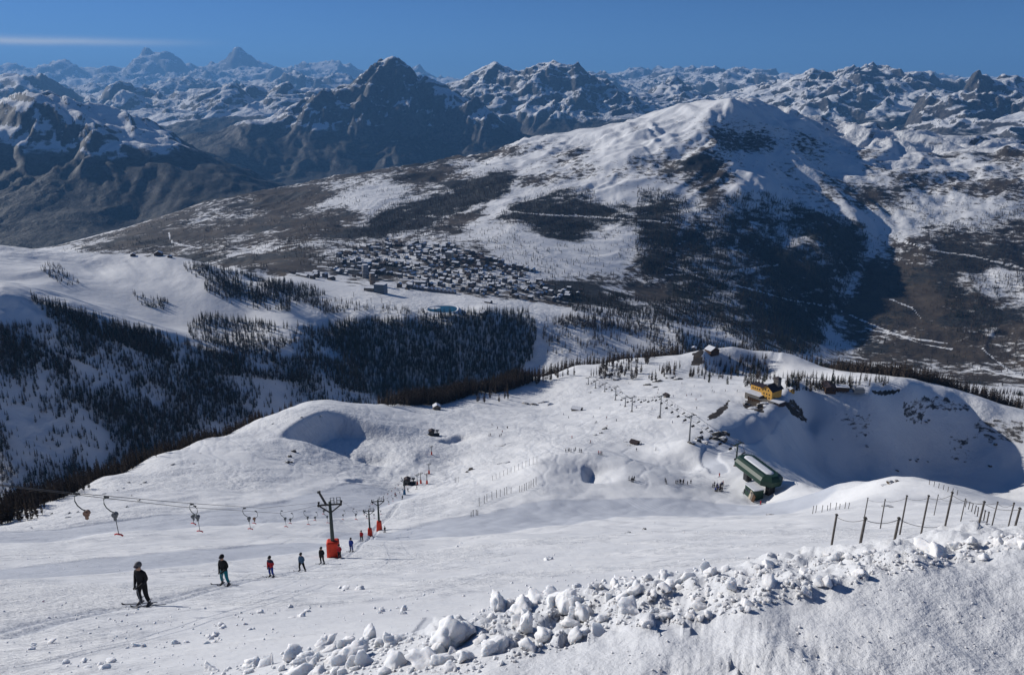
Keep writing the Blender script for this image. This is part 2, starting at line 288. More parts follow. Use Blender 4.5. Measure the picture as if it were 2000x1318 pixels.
# --- relief: octaves grow with distance, capped so that crests stay where they were sighted
def relief():
    H = np.zeros_like(Z)
    lam = 4000.0
    k = 0
    q = 0.6 * 900
    wx = X + q * fbm(X, Y, 1100, 3, 91); wy = Y + q * fbm(X, Y, 1100, 3, 95)
    damp = np.zeros_like(Z)
    while lam > 1.0:
        lo = int(np.searchsorted(rad, lam * 3.0)); hi = int(np.searchsorted(rad, lam * 300))
        s = slice(lo, max(hi, lo + 1))
        n = gnoise(wx[:, s] / lam + 31.7 * k, wy[:, s] / lam - 11.9 * k, 5 + k)
        rn = 1 - 2.6 * np.sqrt(n * n + 0.0012)          # sharp crests, broad gullies
        r = RR[:, s]
        far = 0.45 * sstep(1300, 2600, r) + 0.55 * sstep(2600, 8000, r)
        amp = np.minimum(lam * (0.04 + 0.085 * far), r * (0.0022 + 0.0036 * far))
        amp = amp * sstep(lam * 3, lam * 9, r) * np.clip((lam * 300 - r) / (lam * 120), 0, 1)
        big = np.where(r > 16000, 0.42 if lam > 1600 else 2.4, np.where(r > 4800, 0.42 if lam > 700 else 2.3, 1.0))
        H[:, s] += big * amp * (far * rn + (1 - far) * n) / (1 + 1.1 * damp[:, s])
        damp[:, s] += np.abs(n) * 0.6
        lam *= 0.5; k += 1
    return H
def worley(x, y, seed):
    """distance to the nearest scattered point: cones that meet in straight valleys"""
    ix, iy = np.floor(x), np.floor(y)
    best = np.full(x.shape, 9.0, np.float32)
    for dx in (-1, 0, 1):
        for dy in (-1, 0, 1):
            qx, qy = ix + dx, iy + dy
            d = (qx + 0.15 + 0.7 * hash2(qx, qy, seed) - x) ** 2 + (qy + 0.15 + 0.7 * hash2(qx, qy, seed + 3) - y) ** 2
            best = np.minimum(best, d.astype(np.float32))
    return np.sqrt(best)
def far_peaks():
    j = int(np.searchsorted(rad, 4800)); s = (slice(None), slice(j, NR))
    x, y, r = X[s], Y[s], RR[s]
    H = np.zeros_like(x)
    wx = x + 420 * fbm(x, y, 1500, 4, 701, 0.6); wy = y + 420 * fbm(x, y, 1500, 4, 711, 0.6)
    for k, (lam, r0, r1, amp) in enumerate(((4200, 14000, 24000, 0.17), (2000, 8000, 15000, 0.16), (950, 5200, 9000, 0.15), (420, 4800, 7000, 0.12))):
        f = sstep(r0, r1, r)
        if k == 3: f = f * (1 - 0.6 * sstep(16000, 26000, r))
        H += f * lam * amp * (0.42 - worley(wx / lam, wy / lam, 720 + 7 * k)) * 1.5
    H *= 0.40 + 0.30 * sstep(16000, 22000, r)
    o = np.zeros_like(Z); o[s] = H
    return o
def ribs(px, py, d, n, amp, reach, seed, start=0.06):
    """spurs and gullies running down from a summit"""
    c = U(px, py, d)
    dx, dy = X - c[0], Y - c[1]
    rho = np.hypot(dx, dy)
    m = rho < reach * 1.3
    th = np.arctan2(dx[m], dy[m]); q = rho[m]
    u, v = np.cos(th), np.sin(th)
    wob = 0.35 * gnoise(dx[m] / (reach * .18), dy[m] / (reach * .18), seed + 5)
    k = n / 6.28
    def rid(f, sd):
        return 1 - 2.4 * np.abs(gnoise(u * k * f + wob * f + 40, v * k * f + q / reach * 2.2 * f, sd))
    h = rid(1.0, seed) + 0.45 * rid(2.1, seed + 1) + 0.22 * rid(4.3, seed + 2)
    w = sstep(start * reach, 0.35 * reach, q) * (1 - sstep(0.75 * reach, 1.25 * reach, q))
    o = np.zeros_like(Z); o[m] = amp * w * h
    return o
def world_grad(H):
    Hr = np.gradient(H, axis=1) / np.gradient(RR, axis=1)
    Ha = np.gradient(H, axis=0) / (np.gradient(AA, axis=0) * RR)
    return Hr * np.sin(AA) + Ha * np.cos(AA), Hr * np.cos(AA) - Ha * np.sin(AA)
def wave_cells(px, py, dx, dy, seed):
    """waves laid across the slope: troughs run downhill; returns height and its slope"""
    ix, iy = np.floor(px), np.floor(py); fx, fy = px - ix, py - iy
    va = np.zeros(px.shape, np.float32); vx = np.zeros_like(va); vy = np.zeros_like(va); wt = np.zeros_like(va)
    for i in (-2, -1, 0, 1):
        for j in (-2, -1, 0, 1):
            hx = hash2(ix - i, iy - j, seed) * 0.5; hy = hash2(ix - i, iy - j, seed + 9) * 0.5
            qx, qy = fx + i - hx, fy + j - hy
            w = np.exp(-2.0 * (qx * qx + qy * qy)); m = (qx * dx + qy * dy) * 6.2831853
            sn = np.sin(m)
            va += np.cos(m) * w; vx -= sn * dx * w; vy -= sn * dy * w; wt += w
    return va / wt, vx / wt, vy / wt
def gullies(base, j0, j1, lam, amp, octs, seed, strength=2.2, cap=1.0):
    """branching gullies cut down the fall line of base between rows j0 and j1; lam(r) cell size"""
    s = (slice(None), slice(j0, j1))
    gx, gy = world_grad(base)
    gx, gy = gx[s].astype(np.float32), gy[s].astype(np.float32)
    sl_ = np.hypot(gx, gy) + 1e-6
    k = np.clip(sl_, 0, cap)
    x, y = X[s], Y[s]
    ux, uy = gy / sl_ * np.minimum(sl_ * strength, 1.5), -gx / sl_ * np.minimum(sl_ * strength, 1.5)
    H = np.zeros(x.shape, np.float32); ax = np.zeros_like(H); ay = np.zeros_like(H)
    a, f = 0.5, 1.0
    for o in range(octs):
        v, vx, vy = wave_cells(x / lam * f + 3.7 * o, y / lam * f - 1.9 * o, ux + ay * 0.8, uy - ax * 0.8, seed + 31 * o)
        H += a * v * np.minimum(k * 2.2, 1.0); ax += a * vx; ay += a * vy
        a *= 0.55; f *= 2.0
    out_ = np.zeros_like(Z); out_[s] = H * lam * amp * k
    return out_
RELIEF = relief() * np.where(RR > 4800, 0.55, np.where(RR > 2200, 0.6, 1.0)) + far_peaks()
for rb in ((760, 126, 11000, 13, 40, 2600, 801), (960, 143, 14000, 11, 30, 2000, 811), (1060, 141, 13800, 11, 35, 2200, 821),
           (1708, 147, 13300, 13, 40, 2600, 831), (1612, 154, 13600, 11, 30, 1800, 841), (1312, 163, 15500, 11, 40, 1800, 851),
           (1960, 159, 10600, 12, 35, 2300, 861), (75, 197, 6850, 13, 30, 2400, 871)):
    RELIEF += ribs(*rb)
RIBS_MID = ribs(1430, 208, 3900, 17, 14, 1500, 881, 0.10) + ribs(1700, 262, 4450, 15, 14, 1100, 891) + ribs(1990, 285, 4200, 15, 14, 1500, 895)
RIBS_MID += ribs(1130, 262, 4300, 13, 12, 1100, 897)
PXX, PYY, _ = project(np.stack((X, Y, Z), -1))
# how rough the land is by place: pistes and the town plateau are smooth
rough = np.ones_like(Z)
rough *= 0.10 + 0.90 * sstep(700, 1100, RR)
rough = np.where(RR < 120, 0.16, rough)
def ellmask(cx, cy, d, rx, ry, soft=0.35):
    c = U(cx, cy, d); r = np.hypot(c[0], c[1]); a = math.atan2(c[0], c[1])
    q = np.hypot((AA - a) / rx, (np.log(RR) - math.log(r)) / ry)
    return 1 - sstep(1 - soft, 1 + soft, q)
for m in ((800, 585, 1900, .17, .16), (1000, 570, 2050, .16, .10), (750, 520, 2350, .2, .12), (330, 600, 1500, .16, .10)):
    rough *= 1 - 0.8 * ellmask(*m)
RELIEF *= np.where(RR > 4800, 0.4 + 0.6 * sstep(-650, -250, Z), 1.0)      # wooded lower slopes are gentler
Z += RELIEF * rough + RIBS_MID * sstep(2200, 2700, RR)
def blur(a, n):
    for ax in (0, 1):
        c = np.cumsum(np.concatenate((np.repeat(np.take(a, [0], ax), n + 1, ax), a, np.repeat(np.take(a, [-1], ax), n, ax)), ax), ax)
        L = a.shape[ax]
        a = (np.take(c, np.arange(2 * n + 1, L + 2 * n + 1), ax) - np.take(c, np.arange(0, L), ax)) / (2 * n + 1)
    return a
GUL = np.zeros_like(Z)
_big = np.where(RR > 4600, 1.0, 0.0)
ZS = blur(blur(TT * RR + 0.8 * far_peaks(), 5), 5)
_jf = lambda r: int(np.searchsorted(rad, r))
GUL += gullies(ZS, _jf(4700), _jf(19000), 900.0, 0.20, 4, 1001) * sstep(4700, 5400, RR) * (1 - sstep(16000, 19000, RR)) * (0.55 + 0.45 * sstep(-700, -300, Z))
GUL += gullies(ZS, _jf(15500), NR, 2400.0, 0.27, 4, 1101) * sstep(15500, 19000, RR)
GUL += gullies(ZS, _jf(2150), _jf(4900), 330.0, 0.13, 4, 1201) * sstep(2250, 2900, RR) * (1 - sstep(4500, 4900, RR)) * sstep(-0.12, 0.10, AA)
GUL += gullies(ZS, _jf(850), _jf(1800), 120.0, 0.08, 3, 1301) * sstep(850, 950, RR) * (1 - sstep(1600, 1800, RR))
Z += GUL
for px, py, d, r_, a_ in ((760, 128, 11000, 620, 75), (331, 122, 42000, 2200, 140), (465, 118, 42000, 1300, 240), (960, 145, 14000, 600, 50), (1060, 143, 13800, 600, 40), (1708, 149, 13300, 700, 50), (1312, 165, 15500, 600, 70), (816, 135, 42000, 1100, 220), (1283, 153, 42000, 900, 180), (285, 126, 42000, 1200, 120), (132, 136, 42000, 1400, 120), (595, 136, 42000, 1000, 160), (402, 136, 42000, 1000, 150), (655, 141, 42000, 900, 150), (198, 141, 42000, 900, 120), (1225, 159, 42000, 900, 150), (20, 144, 42000, 1200, 150), (75, 199, 6850, 300, 30)):
    c_ = U(px, py, d); q_ = np.hypot(X - c_[0], Y - c_[1]) + 0.12 * r_ * gnoise(X / (r_ * .3), Y / (r_ * .3), 777)
    Z += a_ * np.clip(1 - q_ / r_, 0, 1)
# small-scale snow relief on the ski slopes
nearw = sstep(60, 160, RR) * (1 - sstep(750, 1000, RR))
Z += nearw * (2.0 * fbm(X, Y, 52, 5, 301, 0.55) + 0.8 * np.abs(gnoise(X / 26 + Y / 80, Y / 55, 307)) + 0.35 * np.abs(gnoise(X / 9 - Y / 30, Y / 17, 309)))
Z += nearw * ellmask(770, 915, 400, .10, .16) * 0.45 * np.maximum(gnoise(X / 4.2, Y / 4.2, 313), -0.3)      # moguls
footw = 1 - sstep(90, 140, RR)
Z += footw * np.minimum(0.0035 * RR, 0.16) * fbm(X * 0.8, Y * 0.5, 3.2, 4, 311)
# hollows and banks pushed into the snow by wind and piste machines: (pixel, depth) centre, length along and across, depth
def dent(px, py, d, heading, la, lb, depth, steep=0.25):
    """a scoop whose wall facing away from the sun is steep: heading = world bearing of the gentle end"""
    c = U(px, py, d)
    dx, dy = X - c[0], Y - c[1]
    h = math.radians(heading)
    u = (dx * math.sin(h) + dy * math.cos(h)) / la
    w = (dx * math.cos(h) - dy * math.sin(h)) / lb
    prof = sstep(-steep, steep, u) * np.clip(1 - u, 0, 1) ** 1.2
    return depth * prof * (1 - sstep(0.55, 1.1, np.abs(w + 0.15 * u)))
Z -= dent(612, 832, 445, 100, 62, 34, 15, 0.10)
Z -= dent(695, 893, 420, 95, 24, 12, 3.5, 0.12)
Z -= dent(1145, 935, 318, 95, 16, 11, 4.0, 0.15)
Z -= dent(880, 852, 492, 120, 20, 14, 4.5, 0.2)
Z -= dent(1395, 715, 835, 100, 125, 48, 20, 0.12)
Z -= dent(690, 933, 345, 100, 10, 10, 2.0, 0.2)
# the ploughed bank at our feet: packed face with scraped grooves, crumbled rim
_nm = slice(0, int(np.searchsorted(rad, 30)))
_x, _y, _r, _p = X[:, _nm], Y[:, _nm], RR[:, _nm], AA[:, _nm]
_cp = np.array([U(*c) for c in CREST]); _o = np.argsort(np.arctan2(_cp[:, 0], _cp[:, 1]))
_q = _r / np.interp(_p, np.arctan2(_cp[_o, 0], _cp[_o, 1]), np.hypot(_cp[_o, 0], _cp[_o, 1]))
_on = sstep(-0.28, -0.08, _p)
bankw = (1 - sstep(1.7, 2.6, _q)) * _on
face = (1 - sstep(0.93, 1.03, _q)) * sstep(-0.10, 0.06, _p)
rim = sstep(0.96, 1.06, _q) * (1 - sstep(1.35, 1.9, _q)) * _on
_d = 0.05 * fbm(_x, _y, 1.2, 3, 401) * bankw
_pt = 0.25 + 1.2 * sstep(-0.1, 0.35, gnoise(_x / 0.8, _y / 0.8, 407))
_d += face * _pt * (0.034 * fbm(_x, _y, 0.30, 5, 411, 0.66) - 0.03 * np.maximum(gnoise(_x / 0.2, _y / 0.2, 421) - 0.2, 0))
_u = _x * 0.8 + _y * 0.6
_d += face * 0.03 * np.abs(gnoise(_u / 0.30, (_x * -0.6 + _y * 0.8) / 2.0, 431))
_d += rim * (0.15 * fbm(_x, _y, 0.55, 5, 441, 0.64) + 0.06 * np.abs(gnoise(_x / 0.16, _y / 0.16, 451)))
Z[:, _nm] += _d
def grid_ij(x, y):
    a = np.arctan2(x, y); r = np.hypot(x, y)
    fi = np.interp(a, az, np.arange(NA)); fj = np.interp(np.log(r), np.log(rad), np.arange(NR))
    return fi, fj
def ground(x, y, G=None):
    G = Z if G is None else G
    fi, fj = grid_ij(np.asarray(x, float), np.asarray(y, float))
    i = np.clip(fi.astype(int), 0, NA - 2); j = np.clip(fj.astype(int), 0, NR - 2)
    u, v = fi - i, fj - j
    return (G[i, j] * (1 - u) + G[i + 1, j] * u) * (1 - v) + (G[i, j + 1] * (1 - u) + G[i + 1, j + 1] * u) * v
def hit(px, py, rmin=1.5):
    """where the sight line through a pixel first meets the ground"""
    dv = U(px, py, 1.0); a = math.atan2(dv[0], dv[1]); t = dv[2] / math.hypot(dv[0], dv[1])
    fi = float(np.interp(a, az, np.arange(NA))); i = min(int(fi), NA - 2); u = fi - i
    prof = (Z[i] * (1 - u) + Z[i + 1] * u) / rad
    j0 = int(np.searchsorted(rad, rmin))
    j = j0 + int(np.argmax(prof[j0:] >= t))
    if prof[j] < t: j = NR - 1
    if j > j0:
        f = (t - prof[j - 1]) / (prof[j] - prof[j - 1] + 1e-12); r = rad[j - 1] + f * (rad[j] - rad[j - 1])
    else: r = rad[j]
    x, y = r * math.sin(a), r * math.cos(a)
    return Vector((x, y, float(ground(x, y))))
# ------------------------------------------------------------------ ground cover by place (what lies there: rock, dry grass, wood floor, groomed snow)
PXX, PYY, _ = project(np.stack((X, Y, Z), -1))
def inpoly(px, py, poly):
    c = np.zeros(px.shape, bool)
    n = len(poly)
    for i in range(n):
        x1, y1 = poly[i]; x2, y2 = poly[(i + 1) % n]
        if y1 == y2: continue
        c ^= ((y1 > py) != (y2 > py)) & (px < (x2 - x1) * (py - y1) / (y2 - y1) + x1)
    return c
JM0, JM1 = int(np.searchsorted(rad, 790)), int(np.searchsorted(rad, 4700))
ms = (slice(None), slice(JM0, JM1))
wq = 10 * fbm(X[ms], Y[ms], 220, 4, 501, 0.6); wq2 = 7 * fbm(X[ms], Y[ms], 220, 4, 521, 0.6)
MPX, MPY = PXX[ms] + wq, PYY[ms] + wq2
MR = RR[ms]
bare = np.zeros_like(Z)          # dry grass, earth
wood = np.zeros_like(Z)          # wood floor, scrub
rock = np.zeros_like(Z)
def paint(arr, poly, val, r0=790, r1=4700):
    m = inpoly(MPX, MPY, poly) & (MR > r0) & (MR < r1)
    a = arr[ms]; a[m] = val; arr[ms] = a
HILL = [(40, 480), (110, 460), (300, 405), (500, 352), (660, 322), (850, 300), (930, 296), (1000, 284), (1070, 284), (1010, 345), (940, 420), (900, 455), (850, 470), (760, 490), (640, 530), (560, 545), (420, 520), (300, 505)]
paint(bare, HILL, 0.68, 2000)
paint(bare, [(640, 395), (690, 372), (790, 362), (780, 385), (720, 398), (640, 402)], 0.12, 2000)
paint(bare, [(870, 345), (930, 315), (1000, 298), (1050, 305), (1010, 335), (930, 345)], 0.35, 2000)
paint(bare, [(960, 300), (1060, 275), (1110, 272), (1050, 300), (1010, 322)], 0.45, 2000)
F1 = [(690, 455), (740, 410), (800, 392), (860, 375), (930, 345), (985, 330), (1010, 345), (995, 380), (930, 402), (870, 432), (800, 455), (720, 470)]
paint(wood, F1, 0.9, 2000)
paint(bare, F1, 0.0, 2000)
F2 = [(985, 410), (1030, 383), (1100, 368), (1160, 372), (1175, 400), (1230, 395), (1245, 440), (1160, 440), (1155, 468), (1080, 466), (1020, 440), (960, 432)]
paint(wood, F2, 0.78, 2000)
F3 = [(1245, 368), (1300, 372), (1340, 385), (1335, 430), (1310, 520), (1260, 560), (1240, 480)]
paint(wood, F3, 0.7, 2000)
SPUR = [(1365, 300), (1388, 285), (1430, 335), (1437, 372), (1405, 430), (1372, 500), (1300, 525), (1320, 460), (1370, 400), (1350, 360)]
paint(bare, SPUR, 0.82, 2000)
paint(rock, [(1366, 240), (1440, 236), (1505, 255), (1548, 276), (1500, 282), (1440, 264), (1378, 264)], 0.85, 2000)
paint(rock, [(1376, 268), (1450, 272), (1540, 284), (1500, 300), (1430, 302), (1385, 298)], 0.80, 2000)
paint(rock, [(1700, 262), (1800, 274), (1870, 284), (1800, 292), (1720, 280)], 0.45, 2000)
F4 = [(1437, 372), (1500, 378), (1600, 410), (1690, 440), (1697, 490), (1640, 590), (1600, 690), (1500, 695), (1400, 640), (1300, 600), (1330, 520), (1400, 430)]
paint(wood, F4, 0.62, 2000)
paint(wood, [(1480, 500), (1600, 470), (1692, 450), (1690, 510), (1640, 600), (1600, 660), (1500, 640), (1440, 560)], 0.8, 2000)
LOWR = [(1697, 470), (1800, 430), (1900, 420), (2300, 380), (2300, 900), (1900, 800), (1600, 720), (1600, 690), (1650, 585)]
paint(bare, [(1660, 330), (1800, 300), (1870, 290), (2300, 280), (2300, 400), (1850, 420), (1720, 440)], 0.33, 2000)
paint(bare, LOWR, 0.6, 2000)
paint(bare, [(1640, 580), (1720, 545), (1800, 540), (1870, 580), (1870, 680), (1780, 690), (1660, 670), (1620, 640)], 0.84, 2000)
paint(bare, [(1830, 700), (1900, 670), (1960, 690), (1950, 760), (1880, 740)], 0.85, 2000)
paint(wood, [(1800, 470), (1900, 440), (2000, 420), (2300, 420), (2300, 560), (2000, 540), (1860, 540)], 0.6, 2000)
paint(wood, [(1850, 560), (1940, 560), (1960, 640), (1900, 660), (1840, 620)], 0.5, 2000)
paint(bare, [(880, 470), (960, 420), (1040, 400), (1150, 440), (1230, 445), (1245, 520), (1220, 560), (1100, 545), (1200, 520), (1200, 475), (1090, 485), (1000, 505), (940, 500)], 0.42, 1900)
paint(bare, [(1210, 500), (1330, 440), (1330, 600), (1230, 590)], 0.5, 1900)
TOWN = [(560, 520), (640, 480), (760, 470), (900, 480), (1000, 520), (1090, 545), (1180, 570), (1190, 590), (1080, 600), (960, 585), (880, 578), (780, 572), (690, 560), (640, 545)]
paint(bare, TOWN, 0.55, 1900)
paint(bare, [(990, 520), (1060, 495), (1110, 480), (1200, 468), (1220, 500), (1200, 535), (1080, 545)], 0.05, 1900)
paint(wood, [(1120, 560), (1200, 545), (1300, 560), (1400, 600), (1390, 640), (1290, 640), (1180, 600), (1090, 600)], 0.55, 1900)
paint(bare, [(780, 490), (840, 455), (880, 470), (900, 450), (960, 440), (1000, 470), (960, 500), (860, 500)], 0.35, 1900)
paint(wood, [(690, 640), (800, 628), (950, 608), (1035, 612), (1050, 690), (1000, 735), (850, 770), (740, 775), (700, 720)], 0.22, 1300, 1850)
paint(wood, [(0, 600), (330, 668), (700, 735), (720, 790), (560, 790), (300, 700), (0, 640)], 0.22, 900, 1700)
MTN = [(900, 330), (1010, 291), (1130, 268), (1300, 234), (1430, 208), (1610, 264), (1870, 286), (2300, 285), (2300, 400), (1700, 440), (1440, 380), (1330, 480), (1150, 470), (1000, 440)]
_m = inpoly(MPX, MPY, MTN) & (MR > 2000) & (bare[ms] + wood[ms] + rock[ms] < 0.05)
_a = bare[ms]; _a[_m] = 0.27; bare[ms] = _a
for arr in (bare, wood, rock):
    arr[ms] = blur(blur(arr[ms], 7), 5)
_f = fbm(X[ms], Y[ms], 420, 5, 561, 0.6); _g = fbm(X[ms] + 900, Y[ms], 300, 5, 571, 0.6)
bare[ms] = np.clip(bare[ms] + 0.8 * _f * sstep(0.03, 0.25, bare[ms]), 0, 1)
wood[ms] = np.clip(wood[ms] + 0.5 * _g * sstep(0.03, 0.3, wood[ms]) + sstep(0.35, 0.6, bare[ms]) * np.clip(_g * 2.0 + 0.1, 0, 0.8), 0, 1)
def road(pts, w=1.15):
    d = np.full(MPX.shape, 99.0)
    px, py = PXX[ms] + 0.3 * wq, PYY[ms] + 0.45 * wq2
    for (x1, y1), (x2, y2) in zip(pts[:-1], pts[1:]):
        dx, dy = x2 - x1, y2 - y1; t = np.clip(((px - x1) * dx + (py - y1) * dy) / (dx * dx + dy * dy), 0, 1)
        d = np.minimum(d, np.hypot(px - x1 - t * dx, py - y1 - t * dy))
    m = (d < w) & (MR > 1800)
    for arr in (bare, wood, rock):
        q = arr[ms]; q[m] *= 0.25; arr[ms] = q
for r_ in ([(1690, 438), (1760, 470), (1830, 492), (1900, 500), (2010, 528)], [(1690, 402), (1740, 440), (1790, 458)], [(1740, 585), (1780, 600), (1800, 622)], [(1640, 605), (1720, 640), (1800, 672), (1860, 682)], [(1690, 640), (1790, 662), (1850, 670)], [(1600, 694), (1680, 698)], [(1600, 690), (1660, 703)],
           [(1300, 520), (1380, 545), (1450, 560), (1540, 585), (1620, 598)], [(1300, 538), (1400, 530), (1540, 516)], [(990, 412), (1080, 420), (1200, 427), (1350, 438), (1420, 442)], [(930, 430), (980, 455), (1060, 470), (1120, 490)], [(1920, 680), (1945, 705), (1990, 735)], [(1905, 715), (1950, 728), (2000, 738)], [(330, 455), (335, 475), (380, 482)], [(1780, 370), (1830, 378)],
           [(680, 500), (780, 520), (900, 535)], [(620, 520), (740, 530), (860, 545), (1000, 560)], [(640, 470), (760, 485), (860, 505)]): road(r_)
# the back of the near hill: brown larch wood floor
BACK = (RR > 500) & (RR < 1500)
# far ranges: rock where steep, dark forest low down
def slope_of():
    dZr = np.gradient(Z, axis=1) / np.gradient(RR, axis=1)
    dZa = np.gradient(Z, axis=0) / (np.gradient(AA, axis=0) * RR)
    return np.hypot(dZr, dZa)
SL = slope_of()
farm = sstep(4300, 5200, RR)
n1 = fbm(X, Y, 1800, 5, 601, 0.55)
fr = np.clip(sstep(0.42, 1.05, SL + 0.30 * n1) * 0.80 + 0.40 * sstep(0.0, 1.0, GUL / (0.012 * np.minimum(RR, 14000))) * sstep(0.3, 0.6, SL), 0, 0.9)
fr = np.where(RR > 20000, np.clip(fr * 0.85 + 0.26, 0, 1), fr)
rock = np.where(farm > 0, fr * farm + rock * (1 - farm), rock)
tl = -430 + 150 * fbm(X, Y, 2500, 4, 611) + 0.012 * np.clip(RR - 8000, 0, None)
fw = (1 - sstep(-90, 90, Z - tl)) * farm * (RR < 15000)
wood = np.maximum(wood, fw * 0.93)
# near: dry patches beside the hut, bare earth in the ravine
def npaint(arr, poly, val, r0, r1):
    j0, j1 = int(np.searchsorted(rad, r0)), int(np.searchsorted(rad, r1))
    s = (slice(None), slice(j0, j1))
    m = inpoly(PXX[s] + 5 * fbm(X[s], Y[s], 14, 3, 541), PYY[s] + 3 * fbm(X[s], Y[s], 14, 3, 551), poly)
    a = arr[s]; a[m] = val; arr[s] = a
npaint(bare, [(1385, 812), (1425, 782), (1422, 795), (1405, 812), (1380, 822)], 0.9, 380, 800)
npaint(bare, [(1448, 788), (1470, 775), (1492, 785), (1490, 805), (1455, 798)], 0.85, 480, 800)
npaint(bare, [(1528, 785), (1550, 778), (1572, 810), (1576, 825), (1552, 815)], 0.75, 480, 800)
npaint(bare, [(1700, 763), (1755, 761), (1750, 770), (1705, 770)], 0.85, 480, 800)
npaint(bare, [(1352, 690), (1375, 680), (1372, 712), (1352, 715)], 0.8, 600, 1000)
npaint(rock, [(1760, 785), (1815, 770), (1905, 790), (1890, 805), (1810, 800), (1800, 830), (1770, 825)], 0.50, 480, 800)
npaint(rock, [(1900, 820), (2000, 820), (2000, 870), (1920, 862)], 0.50, 480, 800)
npaint(rock, [(1850, 850), (1915, 850), (1890, 870), (1900, 905), (1855, 900)], 0.42, 480, 800)
npaint(rock, [(1615, 800), (1700, 810), (1710, 855), (1680, 850), (1640, 820)], 0.40, 480, 800)

# groomed lanes: world polylines with half width; 'lane' 0..1 and 'along' metres for the corduroy
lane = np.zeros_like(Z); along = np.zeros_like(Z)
def groom(pts, half, val=1.0, relief=0.0):
    P = [hit(*p) for p in pts]
    s0 = 0.0
    rmin = min(math.hypot(p.x, p.y) for p in P) - 40; rmax = max(math.hypot(p.x, p.y) for p in P) + 40
    j0, j1 = int(np.searchsorted(rad, max(rmin, 2))), int(np.searchsorted(rad, rmax))
    s = (slice(None), slice(j0, j1))
    xs, ys = X[s], Y[s]
    best = np.full(xs.shape, 1e9); al = np.zeros_like(xs)
    for a, b in zip(P[:-1], P[1:]):
        dx, dy = b.x - a.x, b.y - a.y; L = math.hypot(dx, dy)
        t = np.clip(((xs - a.x) * dx + (ys - a.y) * dy) / (L * L), 0, 1)
        d = np.hypot(xs - a.x - t * dx, ys - a.y - t * dy)
        m = d < best
        best[m] = d[m]; al[m] = s0 + t[m] * L
        s0 += L
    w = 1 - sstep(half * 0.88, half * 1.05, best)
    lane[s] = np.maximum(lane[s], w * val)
    m = best < half * 1.2
    q = along[s]; q[m] = al[m]; along[s] = q
    if relief:
        Z[s] -= relief * (1 - sstep(half * 0.8, half * 1.25, best))
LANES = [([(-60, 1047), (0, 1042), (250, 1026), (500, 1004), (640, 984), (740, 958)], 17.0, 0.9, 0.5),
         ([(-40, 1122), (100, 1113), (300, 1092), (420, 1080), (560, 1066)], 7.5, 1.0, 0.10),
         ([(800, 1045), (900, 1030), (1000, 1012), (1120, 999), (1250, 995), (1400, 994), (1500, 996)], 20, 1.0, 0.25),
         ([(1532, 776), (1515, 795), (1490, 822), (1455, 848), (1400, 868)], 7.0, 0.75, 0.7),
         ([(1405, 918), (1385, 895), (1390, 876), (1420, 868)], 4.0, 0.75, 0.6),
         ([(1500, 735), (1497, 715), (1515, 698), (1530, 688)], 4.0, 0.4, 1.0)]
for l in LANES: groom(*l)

# the two grooves worn by the tow riders, and loose ski tracks
groove = np.zeros_like(Z)
def grooves(pts, half, off=(0.0,), depth=1.0, ww=0.0):
    P = [hit(*p) for p in pts]
    Q = []
    for i in range(len(P) - 1):
        for t in np.linspace(0, 1, 12, endpoint=False): Q.append(P[i].lerp(P[i + 1], t))
    rmin = min(math.hypot(p.x, p.y) for p in P) * 0.9; rmax = max(math.hypot(p.x, p.y) for p in P) * 1.1
    j0, j1 = int(np.searchsorted(rad, rmin)), int(np.searchsorted(rad, rmax)); s = (slice(None), slice(j0, j1))
    xs, ys = X[s], Y[s]; g = groove[s]
    for a, b in zip(Q[:-1], Q[1:]):
        dx, dy = b.x - a.x, b.y - a.y; L = math.hypot(dx, dy)
        if L < 1e-4: continue
        m = (np.abs(xs - a.x) < L + 2) & (np.abs(ys - a.y) < L + 2)
        t = ((xs[m] - a.x) * dx + (ys[m] - a.y) * dy) / (L * L)
        w = ((xs[m] - a.x) * dy - (ys[m] - a.y) * dx) / L
        ok = (t > -0.05) & (t < 1.05)
        v = np.zeros_like(w)
        for o in off: v = np.maximum(v, (1 - sstep(half * .5, half, np.abs(w - o))) * ok)
        g[m] = np.maximum(g[m], v * depth)
    groove[s] = g
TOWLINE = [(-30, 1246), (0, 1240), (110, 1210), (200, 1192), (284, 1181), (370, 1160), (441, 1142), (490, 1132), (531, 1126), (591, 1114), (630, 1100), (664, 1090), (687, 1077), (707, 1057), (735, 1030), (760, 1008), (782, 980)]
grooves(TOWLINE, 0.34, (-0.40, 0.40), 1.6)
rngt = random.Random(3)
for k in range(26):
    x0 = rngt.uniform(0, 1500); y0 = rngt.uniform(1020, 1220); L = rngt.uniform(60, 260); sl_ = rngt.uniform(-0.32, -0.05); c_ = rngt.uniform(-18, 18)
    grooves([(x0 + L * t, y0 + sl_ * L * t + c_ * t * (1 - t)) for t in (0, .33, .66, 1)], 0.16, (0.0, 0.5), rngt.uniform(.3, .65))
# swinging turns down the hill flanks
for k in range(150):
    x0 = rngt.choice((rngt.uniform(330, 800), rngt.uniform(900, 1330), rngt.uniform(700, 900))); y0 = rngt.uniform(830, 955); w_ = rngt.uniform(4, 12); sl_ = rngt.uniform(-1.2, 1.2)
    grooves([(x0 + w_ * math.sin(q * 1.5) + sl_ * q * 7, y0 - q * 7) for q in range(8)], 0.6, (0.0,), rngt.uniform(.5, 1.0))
Z -= groove * np.where(RR < 120, 0.06, 0.20)

